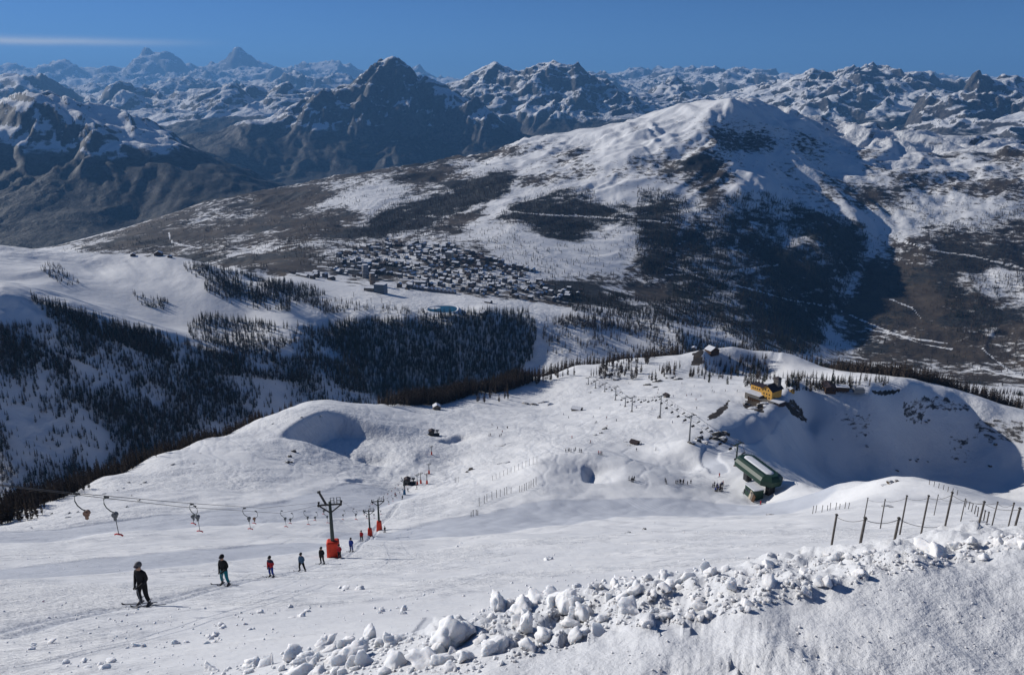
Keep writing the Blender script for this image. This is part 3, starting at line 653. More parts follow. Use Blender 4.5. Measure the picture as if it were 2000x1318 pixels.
# ------------------------------------------------------------------ materials
def new_mat(name):
    m = bpy.data.materials.new(name); m.use_nodes = True
    m.node_tree.nodes.clear()
    return m, m.node_tree
class NB:
    """small node builder"""
    def __init__(s, nt): s.nt = nt
    def n(s, t, ins=None, **kw):
        x = s.nt.nodes.new(t)
        for k, v in kw.items(): setattr(x, k, v)
        for k, v in (ins or {}).items():
            if isinstance(v, bpy.types.NodeSocket): s.nt.links.new(v, x.inputs[k])
            else: x.inputs[k].default_value = v
        return x
    def math(s, op, a, b=0.0, clamp=False):
        return s.n("ShaderNodeMath", {0: a, 1: b}, operation=op, use_clamp=clamp).outputs[0]
    def noise(s, vec, scale, detail=5, rough=0.55, out=0):
        return s.n("ShaderNodeTexNoise", {"Vector": vec, "Scale": scale, "Detail": detail, "Roughness": rough}).outputs[out]
    def mix(s, f, a, b):
        return s.n("ShaderNodeMixRGB", {0: f, 1: a if isinstance(a, bpy.types.NodeSocket) else (*a, 1), 2: b if isinstance(b, bpy.types.NodeSocket) else (*b, 1)}).outputs[0]
    def attr(s, name): return s.n("ShaderNodeAttribute", attribute_name=name).outputs[2]
    def ramp(s, f, a, b): return s.n("ShaderNodeMapRange", {0: f, 1: a, 2: b}, interpolation_type='SMOOTHSTEP').outputs[0]
    def finish(s, col, rough=0.8, normal=None, spec=0.2, **kw):
        p = s.n("ShaderNodeBsdfPrincipled", {"Base Color": col if isinstance(col, bpy.types.NodeSocket) else (*col, 1), "Roughness": rough, "Specular IOR Level": spec, **kw})
        if normal is not None: s.nt.links.new(normal, p.inputs["Normal"])
        o = s.n("ShaderNodeOutputMaterial", {0: p.outputs[0]})
        return p

SNOW = (0.68, 0.692, 0.712)
def ground_mat(name, k, bump, bdist, fine):
    """snow with rock, dry ground and wood floor showing through; k = size of the patches in metres"""
    m, t = new_mat(name); b = NB(t)
    pos = b.n("ShaderNodeNewGeometry").outputs[0]
    st = b.n("ShaderNodeMapping", {0: pos, 3: (1.0, 1.0, 3.2)}).outputs[0]          # patches lie along the contours
    def spread(x): return b.math('ADD', b.math('MULTIPLY', b.math('SUBTRACT', x, 0.5), 1.9), 0.5)
    na = spread(b.noise(st, 1.0 / k, 8, 0.66))
    nb = spread(b.noise(st, 1.0 / (k * 0.55), 8, 0.7))
    def show(att, nz, sharp):
        v = b.math('ADD', b.math('MULTIPLY', b.math('SUBTRACT', b.attr(att), nz), sharp), 0.5, True)
        return b.math('MULTIPLY', v, b.ramp(b.attr(att), 0.02, 0.12))
    tint = b.noise(pos, 0.6 / k, 4)
    dn = b.noise(pos, 6.0 / k, 5, 0.6)
    snow = b.mix(b.ramp(tint, 0.35, 0.65), SNOW, (0.735, 0.742, 0.752))
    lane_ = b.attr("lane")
    snow = b.mix(b.math('MULTIPLY', lane_, 0.85), snow, (0.47, 0.50, 0.56))  # lane darkened in colour for the weaker sun on a flatter surface
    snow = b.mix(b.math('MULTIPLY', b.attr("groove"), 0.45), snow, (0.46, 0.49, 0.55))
    bcol = b.mix(b.ramp(tint, 0.4, 0.62), (0.050, 0.041, 0.034), (0.088, 0.071, 0.056))
    bcol = b.mix(b.math('MULTIPLY', dn, 0.5), bcol, (0.030, 0.027, 0.025))
    wcol = b.mix(b.ramp(dn, 0.35, 0.65), (0.018, 0.021, 0.023), (0.046, 0.044, 0.042))
    rcol = b.mix(b.ramp(dn, 0.3, 0.7), (0.040, 0.040, 0.042), (0.115, 0.108, 0.102))
    c = b.mix(show("bare", nb, 4.5), snow, bcol)
    c = b.mix(show("wood", na, 4.0), c, wcol)
    c = b.mix(show("rock", nb, 5.0), c, rcol)
    h = b.math('ADD', b.noise(pos, fine, 8, 0.62), b.math('MULTIPLY', b.noise(pos, fine * 0.13, 5, 0.6), 2.5))
    h = b.math('MULTIPLY', h, b.math('ADD', 0.35, b.math('MULTIPLY', b.ramp(b.noise(pos, fine * 0.022, 4, 0.6), 0.42, 0.60), 1.1)))
    cord = b.math('MULTIPLY', b.math('SINE', b.math('MULTIPLY', b.math('ADD', b.attr("along"), b.math('MULTIPLY', b.noise(pos, 0.3, 2), 0.8)), 4.2)), b.math('MULTIPLY', lane_, 0.035))
    h = b.math('ADD', b.math('MULTIPLY', h, b.math('SUBTRACT', 1.0, b.math('MULTIPLY', lane_, 0.5))), cord)
    bp = b.n("ShaderNodeBump", {"Strength": bump, "Distance": bdist, "Height": h}).outputs[0]
    b.finish(c, 0.75, bp, 0.15)
    return m
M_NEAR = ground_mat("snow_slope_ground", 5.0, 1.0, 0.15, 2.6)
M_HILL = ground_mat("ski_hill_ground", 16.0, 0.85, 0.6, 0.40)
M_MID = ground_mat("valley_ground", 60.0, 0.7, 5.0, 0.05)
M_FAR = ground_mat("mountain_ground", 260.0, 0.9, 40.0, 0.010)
def sheet(name, j0, j1, mat):
    n = j1 - j0 + 1
    sl_ = (slice(None), slice(j0, j1 + 1))
    co = np.stack((X[sl_], Y[sl_], Z[sl_]), -1).reshape(-1, 3).astype(np.float32)
    i, j = np.meshgrid(np.arange(NA - 1), np.arange(n - 1), indexing='ij')
    a = (i * n + j).ravel()
    q = np.stack((a, a + n, a + n + 1, a + 1), -1)
    me = bpy.data.meshes.new(name)
    me.vertices.add(len(co)); me.vertices.foreach_set("co", co.ravel())
    me.loops.add(q.size); me.loops.foreach_set("vertex_index", q.astype(np.int32).ravel())
    me.polygons.add(len(q)); me.polygons.foreach_set("loop_start", np.arange(0, q.size, 4, dtype=np.int32))
    me.update(); me.shade_smooth()
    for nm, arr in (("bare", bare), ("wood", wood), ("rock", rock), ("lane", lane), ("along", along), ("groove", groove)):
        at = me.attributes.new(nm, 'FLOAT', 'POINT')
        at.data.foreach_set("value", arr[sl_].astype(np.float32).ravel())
    o = bpy.data.objects.new(name, me); COL.objects.link(o); me.materials.append(mat)
    o["kind"] = "structure"
    return o
JA = int(np.searchsorted(rad, 118))
sheet("near_snow_ground", 0, JA, M_NEAR)
sheet("ski_hill_ground", JA, I_NEAR, M_HILL)
sheet("valley_ground", I_NEAR, I_MID, M_MID)
sheet("mountain_terrain", I_MID, NR - 1, M_FAR)
# ------------------------------------------------------------------ trees
def prop(o, label=None, cat=None, group=None, kind=None):
    if label: o["label"] = label
    if cat: o["category"] = cat
    if group: o["group"] = group
    if kind: o["kind"] = kind
    return o
def simple_mat(name, col, rough=0.7, var=0.0, scale=8.0, metal=0.0, spec=0.3, bump=0.0):
    m, t = new_mat(name); b = NB(t)
    c = col
    nrm = None
    if var or bump:
        tc = b.n("ShaderNodeTexCoord").outputs[3]
        nz = b.noise(tc, scale, 5, 0.6)
        if var: c = b.mix(b.ramp(nz, 0.3, 0.7), tuple(x * (1 - var) for x in col), tuple(min(1, x * (1 + var)) for x in col))
        if bump: nrm = b.n("ShaderNodeBump", {"Strength": bump, "Distance": 0.05, "Height": nz}).outputs[0]
    b.finish(c, rough, nrm, spec, Metallic=metal)
    return m
M_BARK = simple_mat("bark", (0.060, 0.047, 0.038), 0.9, 0.3)
def leaf_mat(name, a, bcol):
    m, t = new_mat(name); b = NB(t)
    r = b.n("ShaderNodeObjectInfo").outputs["Random"]
    b.finish(b.mix(r, a, bcol), 0.85, None, 0.1)
    return m
M_LARCH = leaf_mat("larch_twigs", (0.042, 0.033, 0.028), (0.075, 0.058, 0.046))
M_FIR = leaf_mat("fir_needles", (0.016, 0.024, 0.021), (0.032, 0.040, 0.032))
def crown_mesh(name, mat, seed, dens, fat, droop, bare_below=0.14, ragged=0.4):
    """whorls of flat twigs around a stem of height 1: an uneven outline with gaps"""
    r = random.Random(seed)
    bm = bmesh.new()
    h = bare_below
    while h < 0.97:
        w = fat * (1 - h) ** 0.75 * (0.8 + 0.5 * r.random())
        if h < 0.3: w *= 0.75 + 0.8 * (h - bare_below)
        nb = max(3, int(dens * (0.55 + 0.6 * (1 - h))))
        a0 = r.random() * 6.28
        for k in range(nb):
            if r.random() < 0.12: continue
            a = a0 + 6.283 * k / nb + r.uniform(-0.35, 0.35)
            L = w * (1 - ragged * r.random())
            dz = droop * L * r.uniform(-0.4, 1.0)
            c, s = math.cos(a), math.sin(a)
            wd_ = L * r.uniform(0.22, 0.40)
            p0 = Vector((0, 0, h + r.uniform(-.02, .02))); tip = Vector((c * L, s * L, p0.z - dz))
            mid = (p0 * 0.45 + tip * 0.55)
            l = mid + Vector((-s * wd_, c * wd_, -0.02 * r.random())); rr = mid + Vector((s * wd_, -c * wd_, -0.03 * r.random()))
            up = mid + Vector((0, 0, 0.018 + 0.03 * r.random())); 
            v = [bm.verts.new(p) for p in (p0, l, tip, rr, up)]
            bm.faces.new((v[0], v[1], v[4])); bm.faces.new((v[1], v[2], v[4])); bm.faces.new((v[2], v[3], v[4])); bm.faces.new((v[3], v[0], v[4]))
        h += r.uniform(0.055, 0.10)
    # leader
    v = [bm.verts.new(p) for p in ((fat * .12, 0, .92), (-fat * .08, fat * .1, .92), (-fat * .05, -fat * .1, .92), (0, 0, 1.0))]
    bm.faces.new((v[0], v[1], v[3])); bm.faces.new((v[1], v[2], v[3])); bm.faces.new((v[2], v[0], v[3]))
    me = bpy.data.meshes.new(name); bm.to_mesh(me); bm.free(); me.materials.append(mat)
    return me
def trunk_mesh(name):
    bm = bmesh.new()
    rings = [(-0.05, .016), (0.0, .015), (0.4, .010), (0.8, .005), (0.97, .0015)]
    prev = None
    for z, q in rings:
        ring = [bm.verts.new((q * math.cos(k * 1.2566), q * math.sin(k * 1.2566), z)) for k in range(5)]
        if prev:
            for k in range(5): bm.faces.new((prev[k], prev[(k + 1) % 5], ring[(k + 1) % 5], ring[k]))
        prev = ring
    me = bpy.data.meshes.new(name); bm.to_mesh(me); bm.free(); me.materials.append(M_BARK); me.shade_smooth()
    return me
TRUNK = trunk_mesh("trunk")
CROWNS = [crown_mesh("crown", M_LARCH, 11 + k, 7, 0.15 + 0.03 * (k % 3), 0.25) for k in range(4)] + \
         [crown_mesh("crown", M_FIR, 31 + k, 8, 0.17 + 0.02 * k, 0.5, 0.06, 0.3) for k in range(2)]
LOW = [crown_mesh("crown_small", M_LARCH, 51 + k, 5, 0.14 + 0.045 * k, 0.3) for k in range(3)] + [crown_mesh("crown_small", M_FIR, 61 + k, 6, 0.15 + 0.05 * k, 0.5, 0.05) for k in range(2)]
protos = bpy.data.collections.new("tree_kinds")
for k, me in enumerate(LOW):
    m2 = me.copy()
    bm = bmesh.new(); bm.from_mesh(me); n0 = len(bm.faces); bm.from_mesh(TRUNK)
    bm.faces.ensure_lookup_table()
    for f in bm.faces[n0:]: f.material_index = 1
    bm.to_mesh(m2); bm.free(); m2.materials.append(M_BARK)
    protos.objects.link(bpy.data.objects.new("tree_kind_%d" % k, m2))
RNG = np.random.default_rng(7)
forest_pts = []            # x, y, z, height, kind
_DT = fbm(*np.meshgrid(np.arange(0, 64, 0.125), np.arange(0, 64, 0.125), indexing='ij'), 1.0, 3, 77, 0.6) * 1.7
def dnoise(u, v):
    return float(_DT[int((u * 8) % 512), int((v * 8) % 512)])
def scatter_px(poly, n, h0, h1, r0, r1, kinds, dens=None, lam=120, thr=0.0):
    """trees where sight lines through a region of the picture meet the ground between ranges r0 and r1"""
    xs = [p[0] for p in poly]; ys = [p[1] for p in poly]
    got = 0; tries = 0
    while got < n and tries < 6:
        tries += 1
        px = RNG.uniform(min(xs), max(xs), n * 2); py = RNG.uniform(min(ys), max(ys), n * 2)
        m = inpoly(px, py, poly)
        for a, c in zip(px[m], py[m]):
            P = hit(a, c, r0)
            r = math.hypot(P.x, P.y)
            if r > r1: continue
            if thr > -0.7 and dnoise(P.x / lam, P.y / lam) < thr + RNG.normal(0, 0.28): continue
            forest_pts.append((P.x, P.y, P.z, (h0 + (h1 - h0) * RNG.beta(1.6, 2.2)) * 1.1, RNG.choice(kinds)))
            got += 1
            if got >= n: break
def scatter_crest(pxs, n, ahead, behind, h0, h1, kinds, rcrest, store=forest_pts, thr=-9, lam=40):
    """trees on the far side of a crest: rcrest(px) gives the range of the crest"""
    for _ in range(n):
        px = RNG.uniform(*pxs)
        dv = U(px, 900, 1.0); a = math.atan2(dv[0], dv[1])
        r = rcrest(px) + RNG.uniform(ahead, behind)
        x, y = r * math.sin(a), r * math.cos(a)
        if thr > -1 and gnoise(np.array([x / lam]), np.array([y / lam]), 79)[0] < thr: continue
        store.append((x, y, float(ground(x, y)), RNG.uniform(h0, h1), RNG.choice(kinds)))
def polyf(pts):
    xs = [p[0] for p in pts]; ds = []
    for p in pts:
        q = U(*p); ds.append(math.hypot(q[0], q[1]))
    return lambda px: float(np.interp(px, xs, ds))
crest_left = polyf([(0, 1028, 215), (100, 985, 248), (200, 935, 300), (300, 893, 355), (400, 858, 405), (500, 823, 455), (560, 800, 500)])
crest_mid = polyf([(740, 789, 585), (800, 786, 690), (900, 765, 760), (1010, 738, 815), (1120, 716, 860), (1220, 703, 880), (1300, 695, 868), (1380, 683, 870), (1440, 679, 890), (1520, 686, 900), (1560, 705, 865), (1640, 727, 805), (1700, 733, 775), (1750, 737, 745), (1860, 758, 770), (1960, 790, 750), (2060, 815, 728)])
LA, FI = [0, 1, 2], [3, 4]
MIXED = [0, 1, 2, 3, 4]
# left slope
TL = [(0, 640), (150, 625), (330, 672), (480, 700), (640, 700), (740, 740), (745, 790), (640, 800), (480, 850), (300, 910), (150, 960), (0, 990)]
scatter_px(TL, 7500, 4, 15, 850, 1560, MIXED, lam=110, thr=0.05)
scatter_px([(60, 585), (160, 612), (330, 660), (430, 690), (700, 715), (720, 770), (560, 745), (400, 730), (250, 680), (100, 625)], 1500, 9, 17, 850, 1560, FI + LA, lam=90, thr=-0.15)
# rim wood between basin and slope, piste-hill wood
scatter_px([(360, 640), (400, 615), (480, 628), (600, 640), (700, 650), (720, 720), (600, 705), (480, 695), (380, 665)], 1100, 9, 17, 1200, 1750, FI + LA, lam=90, thr=-0.2)
scatter_px([(330, 505), (420, 520), (500, 540), (620, 560), (640, 590), (560, 600), (480, 590), (440, 560), (380, 540)], 900, 8, 16, 1400, 2300, MIXED, lam=90, thr=-0.1)
scatter_px([(400, 545), (470, 560), (560, 590), (570, 610), (450, 600), (400, 580)], 380, 8, 15, 1400, 2300, MIXED, lam=90, thr=-0.2)
scatter_px([(70, 520), (110, 515), (160, 555), (120, 560)], 90, 6, 12, 1300, 2000, MIXED, lam=50, thr=-0.2)
scatter_px([(260, 575), (330, 590), (320, 605), (270, 595)], 70, 7, 13, 1300, 2000, MIXED, lam=50, thr=-0.3)
# central slope below the plateau lip: dense
TC = [(640, 630), (700, 625), (800, 622), (900, 612), (960, 606), (1030, 608), (1050, 640), (1040, 700), (1000, 740), (860, 780), (740, 785), (690, 740)]
scatter_px(TC, 5400, 8, 18, 1250, 1850, [0, 3, 4, 3], lam=60, thr=-0.75)
scatter_px([(600, 585), (680, 590), (740, 605), (620, 615)], 160, 7, 14, 1500, 1900, MIXED, lam=40, thr=0.0)
scatter_px([(750, 600), (880, 610), (830, 615), (740, 612)], 80, 7, 14, 1500, 1900, MIXED, lam=40, thr=0.1)
scatter_px([(480, 540), (640, 575), (600, 585), (500, 560)], 260, 8, 15, 1500, 2200, MIXED, lam=50, thr=-0.1)
# open snow slope with long tree shadows, right of it
scatter_px([(1060, 625), (1180, 620), (1330, 650), (1420, 690), (1320, 700), (1180, 700), (1060, 690)], 420, 9, 18, 1500, 2000, LA, lam=90, thr=0.05)
scatter_px([(1080, 618), (1180, 622), (1300, 642), (1240, 652), (1090, 635)], 330, 9, 17, 1500, 2000, LA, lam=60, thr=-0.6)
scatter_px([(1090, 570), (1200, 575), (1400, 600), (1450, 640), (1300, 640), (1120, 610)], 1400, 9, 17, 1700, 2700, MIXED, lam=80, thr=-0.1)
scatter_px([(1300, 640), (1450, 640), (1590, 680), (1590, 710), (1350, 700)], 700, 9, 17, 1500, 2700, MIXED, lam=80, thr=0.0)
# big mountain
scatter_px(F1, 2600, 8, 15, 2000, 4400, LA, lam=120, thr=-0.7)
scatter_px(F2, 1700, 8, 16, 2000, 4400, MIXED, lam=120, thr=-0.55)
scatter_px(F3, 1500, 9, 17, 2000, 4400, MIXED, lam=120, thr=-0.5)
scatter_px([(1000, 400), (1240, 430), (1260, 560), (1100, 540), (1000, 500)], 420, 6, 13, 1900, 3300, MIXED, lam=70, thr=0.2)
scatter_px(F4, 6500, 9, 18, 1800, 4400, [0, 3, 4], lam=120, thr=-0.45)
scatter_px([(1310, 400), (1440, 380), (1420, 560), (1330, 600), (1290, 520)], 1500, 8, 16, 1800, 4400, MIXED, lam=100, thr=-0.2)
scatter_px([(60, 500), (110, 487), (300, 432), (500, 377), (660, 347), (850, 322), (930, 312), (1010, 345), (940, 420), (760, 490), (560, 545), (300, 505)], 2600, 7, 14, 2300, 4500, MIXED, lam=140, thr=0.25)
scatter_px([(560, 480), (760, 440), (980, 440), (1120, 540), (1160, 575), (900, 560), (640, 530)], 1100, 8, 15, 1950, 3100, MIXED, lam=50, thr=-0.1)
scatter_px(LOWR, 2600, 7, 15, 1800, 4400, MIXED, lam=120, thr=0.15)
scatter_px([(1780, 470), (1900, 430), (2000, 410), (2000, 560), (1850, 545)], 1700, 8, 15, 1800, 4400, LA, lam=120, thr=-0.4)
scatter_px([(1850, 560), (1950, 560), (1960, 650), (1900, 670), (1840, 620)], 600, 9, 16, 1800, 4400, MIXED, lam=120, thr=-0.4)
scatter_px([(1660, 440), (1720, 400), (1900, 300), (2000, 300), (2000, 420), (1760, 460)], 420, 7, 13, 1800, 4400, MIXED, lam=120, thr=0.3)
# woods right behind the crests of the near hill
scatter_crest((810, 1010), 1150, 8, 110, 10, 16, LA, crest_mid)
scatter_crest((745, 840), 330, 8, 80, 4, 9, LA, crest_mid)
scatter_px([(752, 793), (800, 782), (900, 763), (1010, 737), (1050, 745), (985, 766), (935, 768), (900, 780), (860, 792)], 1300, 8, 14, 540, 950, LA, lam=30, thr=-0.9)
scatter_crest((1000, 1320), 900, 6, 90, 9, 16, LA, crest_mid, thr=-0.5)
scatter_crest((1320, 1640), 700, 40, 200, 8, 14, MIXED, crest_mid, thr=-0.3)
scatter_crest((1600, 2060), 1600, 10, 110, 9, 16, LA, crest_mid, thr=-0.5)
scatter_crest((-60, 330), 1000, 6, 60, 4, 9, LA, crest_left, thr=-0.4, lam=18)
scatter_crest((300, 430), 260, 6, 50, 4, 8, LA, crest_left, thr=-0.4, lam=18)
scatter_crest((400, 520), 200, 8, 50, 4, 8, LA, crest_left)
scatter_crest((480, 580), 60, 8, 40, 3, 6, LA, crest_left)
# hollow behind the yellow hut
scatter_px([(1330, 735), (1400, 700), (1500, 700), (1500, 745), (1470, 765), (1420, 755)], 150, 6, 12, 640, 1000, FI + LA, lam=25, thr=-0.2)
scatter_px([(1500, 740), (1560, 735), (1640, 745), (1720, 742), (1780, 750), (1640, 765), (1540, 765)], 170, 5, 10, 620, 1000, MIXED, lam=25, thr=-0.1)

# the trees that stand out singly are things of their own
single = []
def group_px(poly, n, h0, h1, kinds, label, group, r0=100, r1=1200):
    xs = [p[0] for p in poly]; ys = [p[1] for p in poly]; k = 0
    for _ in range(n * 30):
        px, py = RNG.uniform(min(xs), max(xs)), RNG.uniform(min(ys), max(ys))
        if not inpoly(np.array([px]), np.array([py]), poly)[0]: continue
        P = hit(px, py, r0)
        if math.hypot(P.x, P.y) > r1: continue
        single.append((P.x, P.y, P.z, RNG.uniform(h0, h1), int(RNG.choice(kinds)), label, group)); k += 1
        if k >= n: break
L1, G1 = "brown larch on the snowy ledges of the left hill crest", "larches along the left crest"
L2, G2 = "bare larch fronting the brown wood behind the ski hill", "larches fronting the brown wood"
L3, G3 = "dark larch in the clumps between the upper pistes by the chairlift", "larches between the upper pistes"
L4, G4 = "bare larch on the rocky rise above the piste, below the wooded hilltop", "larches on the rocky rise"
L5, G5 = "dark conifer beside the dark mountain restaurant", "conifers by the restaurant"
tmp = []
scatter_crest((0, 470), 120, -14, 26, 4, 8, [0, 1, 2, 3], crest_left, tmp)
for t_ in tmp[:75]: single.append((*t_[:4], int(t_[4]), L1, G1))
tmp = []
scatter_crest((760, 1010), 90, -5, 24, 8, 13, [0, 1, 2, 3], crest_mid, tmp)
for t_ in tmp[:70]: single.append((*t_[:4], int(t_[4]), L2, G2))
group_px([(905, 778), (960, 752), (1000, 768), (990, 785), (930, 788)], 22, 8, 13, [0, 1, 2, 3], L2, G2)
group_px([(1000, 750), (1110, 725), (1130, 735), (1060, 752)], 24, 8, 14, [0, 1, 2, 3], L3, G3)
group_px([(1150, 738), (1185, 720), (1255, 722), (1250, 742), (1170, 744)], 42, 8, 13, [0, 1, 2, 3], L3, G3)
group_px([(1265, 742), (1290, 722), (1330, 718), (1330, 738), (1280, 748)], 26, 7, 12, [0, 1, 2, 3], L4, G4)
group_px([(1160, 715), (1230, 702), (1250, 712), (1180, 724)], 20, 9, 14, [0, 1, 2, 3], L3, G3)
group_px([(1245, 712), (1262, 690), (1280, 700), (1270, 716)], 12, 9, 14, [0, 1, 2], L3, G3)
group_px([(1340, 738), (1350, 728), (1358, 740)], 4, 8, 11, [0, 1], L4, G4)
group_px([(1614, 758), (1624, 744), (1640, 745), (1640, 759)], 9, 9, 13, [4, 5], L5, G5)
for (x, y, z, h, k, lab, grp) in single[:300]:
    e = bpy.data.objects.new("fir_tree" if k > 3 else "larch_tree", None)
    COL.objects.link(e); e.location = (x, y, z - 0.1); e.rotation_euler = (RNG.uniform(-.05, .05), RNG.uniform(-.05, .05), RNG.uniform(0, 6.28))
    f = RNG.uniform(0.85, 1.25); e.scale = (h * f, h * f, h)
    lab2 = ("tall " if h > 11 else "small " if h < 6.5 else "mid-sized ") + ("slender " if f < 1.0 else "broad ") + lab
    prop(e, lab2, "tree", grp)
    for nm, me in (("trunk", TRUNK), ("crown", CROWNS[k])):
        o = bpy.data.objects.new(nm, me); COL.objects.link(o); o.parent = e
def forest_object(pts):
    pts = np.array(pts)
    me = bpy.data.meshes.new("forest")
    me.vertices.add(len(pts)); me.vertices.foreach_set("co", pts[:, :3].astype(np.float32).ravel())
    for nm, arr, ty in (("tsize", pts[:, 3].astype(np.float32), 'FLOAT'), ("tkind", pts[:, 4].astype(np.int32), 'INT'), ("tturn", RNG.uniform(0, 6.28, len(pts)).astype(np.float32), 'FLOAT')):
        at = me.attributes.new(nm, ty, 'POINT'); at.data.foreach_set("value", arr)
    o = bpy.data.objects.new("forest", me); COL.objects.link(o)
    g = bpy.data.node_groups.new("forest_nodes", 'GeometryNodeTree')
    g.interface.new_socket("Geometry", in_out='INPUT', socket_type='NodeSocketGeometry')
    g.interface.new_socket("Geometry", in_out='OUTPUT', socket_type='NodeSocketGeometry')
    gi, go = g.nodes.new("NodeGroupInput"), g.nodes.new("NodeGroupOutput")
    ip = g.nodes.new("GeometryNodeInstanceOnPoints")
    ci = g.nodes.new("GeometryNodeCollectionInfo"); ci.inputs[0].default_value = protos
    ci.inputs["Separate Children"].default_value = True
    ip.inputs["Pick Instance"].default_value = True
    def na(nm, ty):
        n = g.nodes.new("GeometryNodeInputNamedAttribute"); n.data_type = ty; n.inputs[0].default_value = nm
        return n.outputs[0]
    cx = g.nodes.new("ShaderNodeCombineXYZ")
    g.links.new(na("tturn", 'FLOAT'), cx.inputs[2])
    eu = g.nodes.new("FunctionNodeEulerToRotation"); g.links.new(cx.outputs[0], eu.inputs[0])
    g.links.new(gi.outputs[0], ip.inputs["Points"]); g.links.new(ci.outputs[0], ip.inputs["Instance"])
    g.links.new(na("tkind", 'INT'), ip.inputs["Instance Index"]); g.links.new(eu.outputs[0], ip.inputs["Rotation"])
    g.links.new(na("tsize", 'FLOAT'), ip.inputs["Scale"]); g.links.new(ip.outputs[0], go.inputs[0])
    md = o.modifiers.new("trees", 'NODES'); md.node_group = g
    prop(o, "far-off larch and fir woods covering the valley sides", "forest", None, "stuff")
    return o
forest_object(forest_pts)
# ------------------------------------------------------------------ mesh helpers for built things
class MB:
    def __init__(s): s.bm = bmesh.new(); s.mats = []
    def _mi(s, mat):
        if mat not in s.mats: s.mats.append(mat)
        return s.mats.index(mat)
    def box(s, c, size, mat, rz=0.0, rx=0.0, ry=0.0, bev=0.0, taper=1.0):
        r = bmesh.ops.create_cube(s.bm, size=1.0)
        M4 = Matrix.Translation(Vector(c)) @ Matrix.Rotation(rz, 4, 'Z') @ Matrix.Rotation(ry, 4, 'Y') @ Matrix.Rotation(rx, 4, 'X')
        for v in r["verts"]:
            k = taper if v.co.z > 0 else 1.0
            v.co = M4 @ Vector((v.co.x * size[0] * k, v.co.y * size[1] * k, v.co.z * size[2]))
        fs = {f for v in r["verts"] for f in v.link_faces}
        for f in fs: f.material_index = s._mi(mat)
        if bev:
            es = {e for f in fs for e in f.edges}
            q = bmesh.ops.bevel(s.bm, geom=list(es), offset=bev, segments=1, affect='EDGES', clamp_overlap=True)
            for f in q["faces"]: f.material_index = s._mi(mat)
        return s
    def tube(s, pts, rad_, mat, n=6, close=True):
        pts = [Vector(p) for p in pts]
        rs = rad_ if isinstance(rad_, (list, tuple)) else [rad_] * len(pts)
        prev = None; mi = s._mi(mat)
        for i, p in enumerate(pts):
            d = (pts[min(i + 1, len(pts) - 1)] - pts[max(i - 1, 0)]).normalized()
            a = d.cross(Vector((0, 0, 1)))
            if a.length < 1e-3: a = Vector((1, 0, 0))
            a.normalize(); b = d.cross(a)
            ring = [s.bm.verts.new(p + (a * math.cos(6.2832 * k / n) + b * math.sin(6.2832 * k / n)) * rs[i]) for k in range(n)]
            if prev:
                for k in range(n):
                    f = s.bm.faces.new((prev[k], prev[(k + 1) % n], ring[(k + 1) % n], ring[k])); f.material_index = mi; f.smooth = n > 6
            elif close:
                s.bm.faces.new(ring[::-1]).material_index = mi
            prev = ring
        if close: s.bm.faces.new(prev).material_index = mi
        return s
    def prism(s, outline, y0, y1, mat, rz=0.0, loc=(0, 0, 0)):
        """outline in x,z pulled along y"""
        M4 = Matrix.Translation(Vector(loc)) @ Matrix.Rotation(rz, 4, 'Z'); mi = s._mi(mat)
        a = [s.bm.verts.new(M4 @ Vector((x, y0, z))) for x, z in outline]; b = [s.bm.verts.new(M4 @ Vector((x, y1, z))) for x, z in outline]
        s.bm.faces.new(a).material_index = mi; s.bm.faces.new(b[::-1]).material_index = mi
        n = len(a)
        for k in range(n): s.bm.faces.new((a[k], b[k], b[(k + 1) % n], a[(k + 1) % n])).material_index = mi
        return s
    def mesh(s, name, smooth=False):
        bmesh.ops.recalc_face_normals(s.bm, faces=s.bm.faces)
        me = bpy.data.meshes.new(name); s.bm.to_mesh(me); s.bm.free()
        for m in s.mats: me.materials.append(m)
        if smooth: me.shade_smooth()
        return me
    def obj(s, name, parent=None, smooth=False):
        o = bpy.data.objects.new(name, s.mesh(name, smooth)); COL.objects.link(o)
        if parent: o.parent = parent
        return o
def empty(name, loc, rz=0.0, scale=1.0):
    e = bpy.data.objects.new(name, None); COL.objects.link(e); e.location = loc; e.rotation_euler = (0, 0, rz); e.scale = (scale,) * 3
    return e
def copy_tree(o, parent=None):
    c = o.copy(); COL.objects.link(c); c.parent = parent
    for ch in [x for x in bpy.data.objects if x.parent == o]: copy_tree(ch, c)
    return c
def depth_of(P): return P[1] * CP - P[2] * SP
def face_cam(P): return math.atan2(P[0], -(-P[1])) * -1.0      # turn so that local -Y looks at the camera

M_GREEN = simple_mat("dark_green_paint", (0.013, 0.040, 0.026), 0.5, 0.15, 1.5, 0, 0.4)
M_PYL = simple_mat("green_grey_steel", (0.055, 0.070, 0.062), 0.55, 0.25, 2.0, 0.2, 0.4)
M_STEEL = simple_mat("galvanised_steel", (0.22, 0.23, 0.24), 0.5, 0.15, 3, 0.6, 0.4)
M_DARK = simple_mat("dark_steel", (0.035, 0.036, 0.040), 0.55, 0.2, 3, 0.3, 0.4)
M_RED = simple_mat("red_padding", (0.60, 0.045, 0.022), 0.6, 0.18, 2.5, 0, 0.3, 0.3)
M_BLUEP = simple_mat("blue_padding", (0.030, 0.14, 0.28), 0.6, 0.15, 2.5)
M_WOODP = simple_mat("weathered_wood", (0.115, 0.105, 0.098), 0.9, 0.35, 6, 0, 0.1, 0.5)
M_WOODB = simple_mat("brown_boards", (0.085, 0.052, 0.034), 0.85, 0.3, 3, 0, 0.15, 0.3)
M_YEL = simple_mat("yellow_plaster", (0.66, 0.37, 0.085), 0.85, 0.12, 0.4, 0, 0.15)
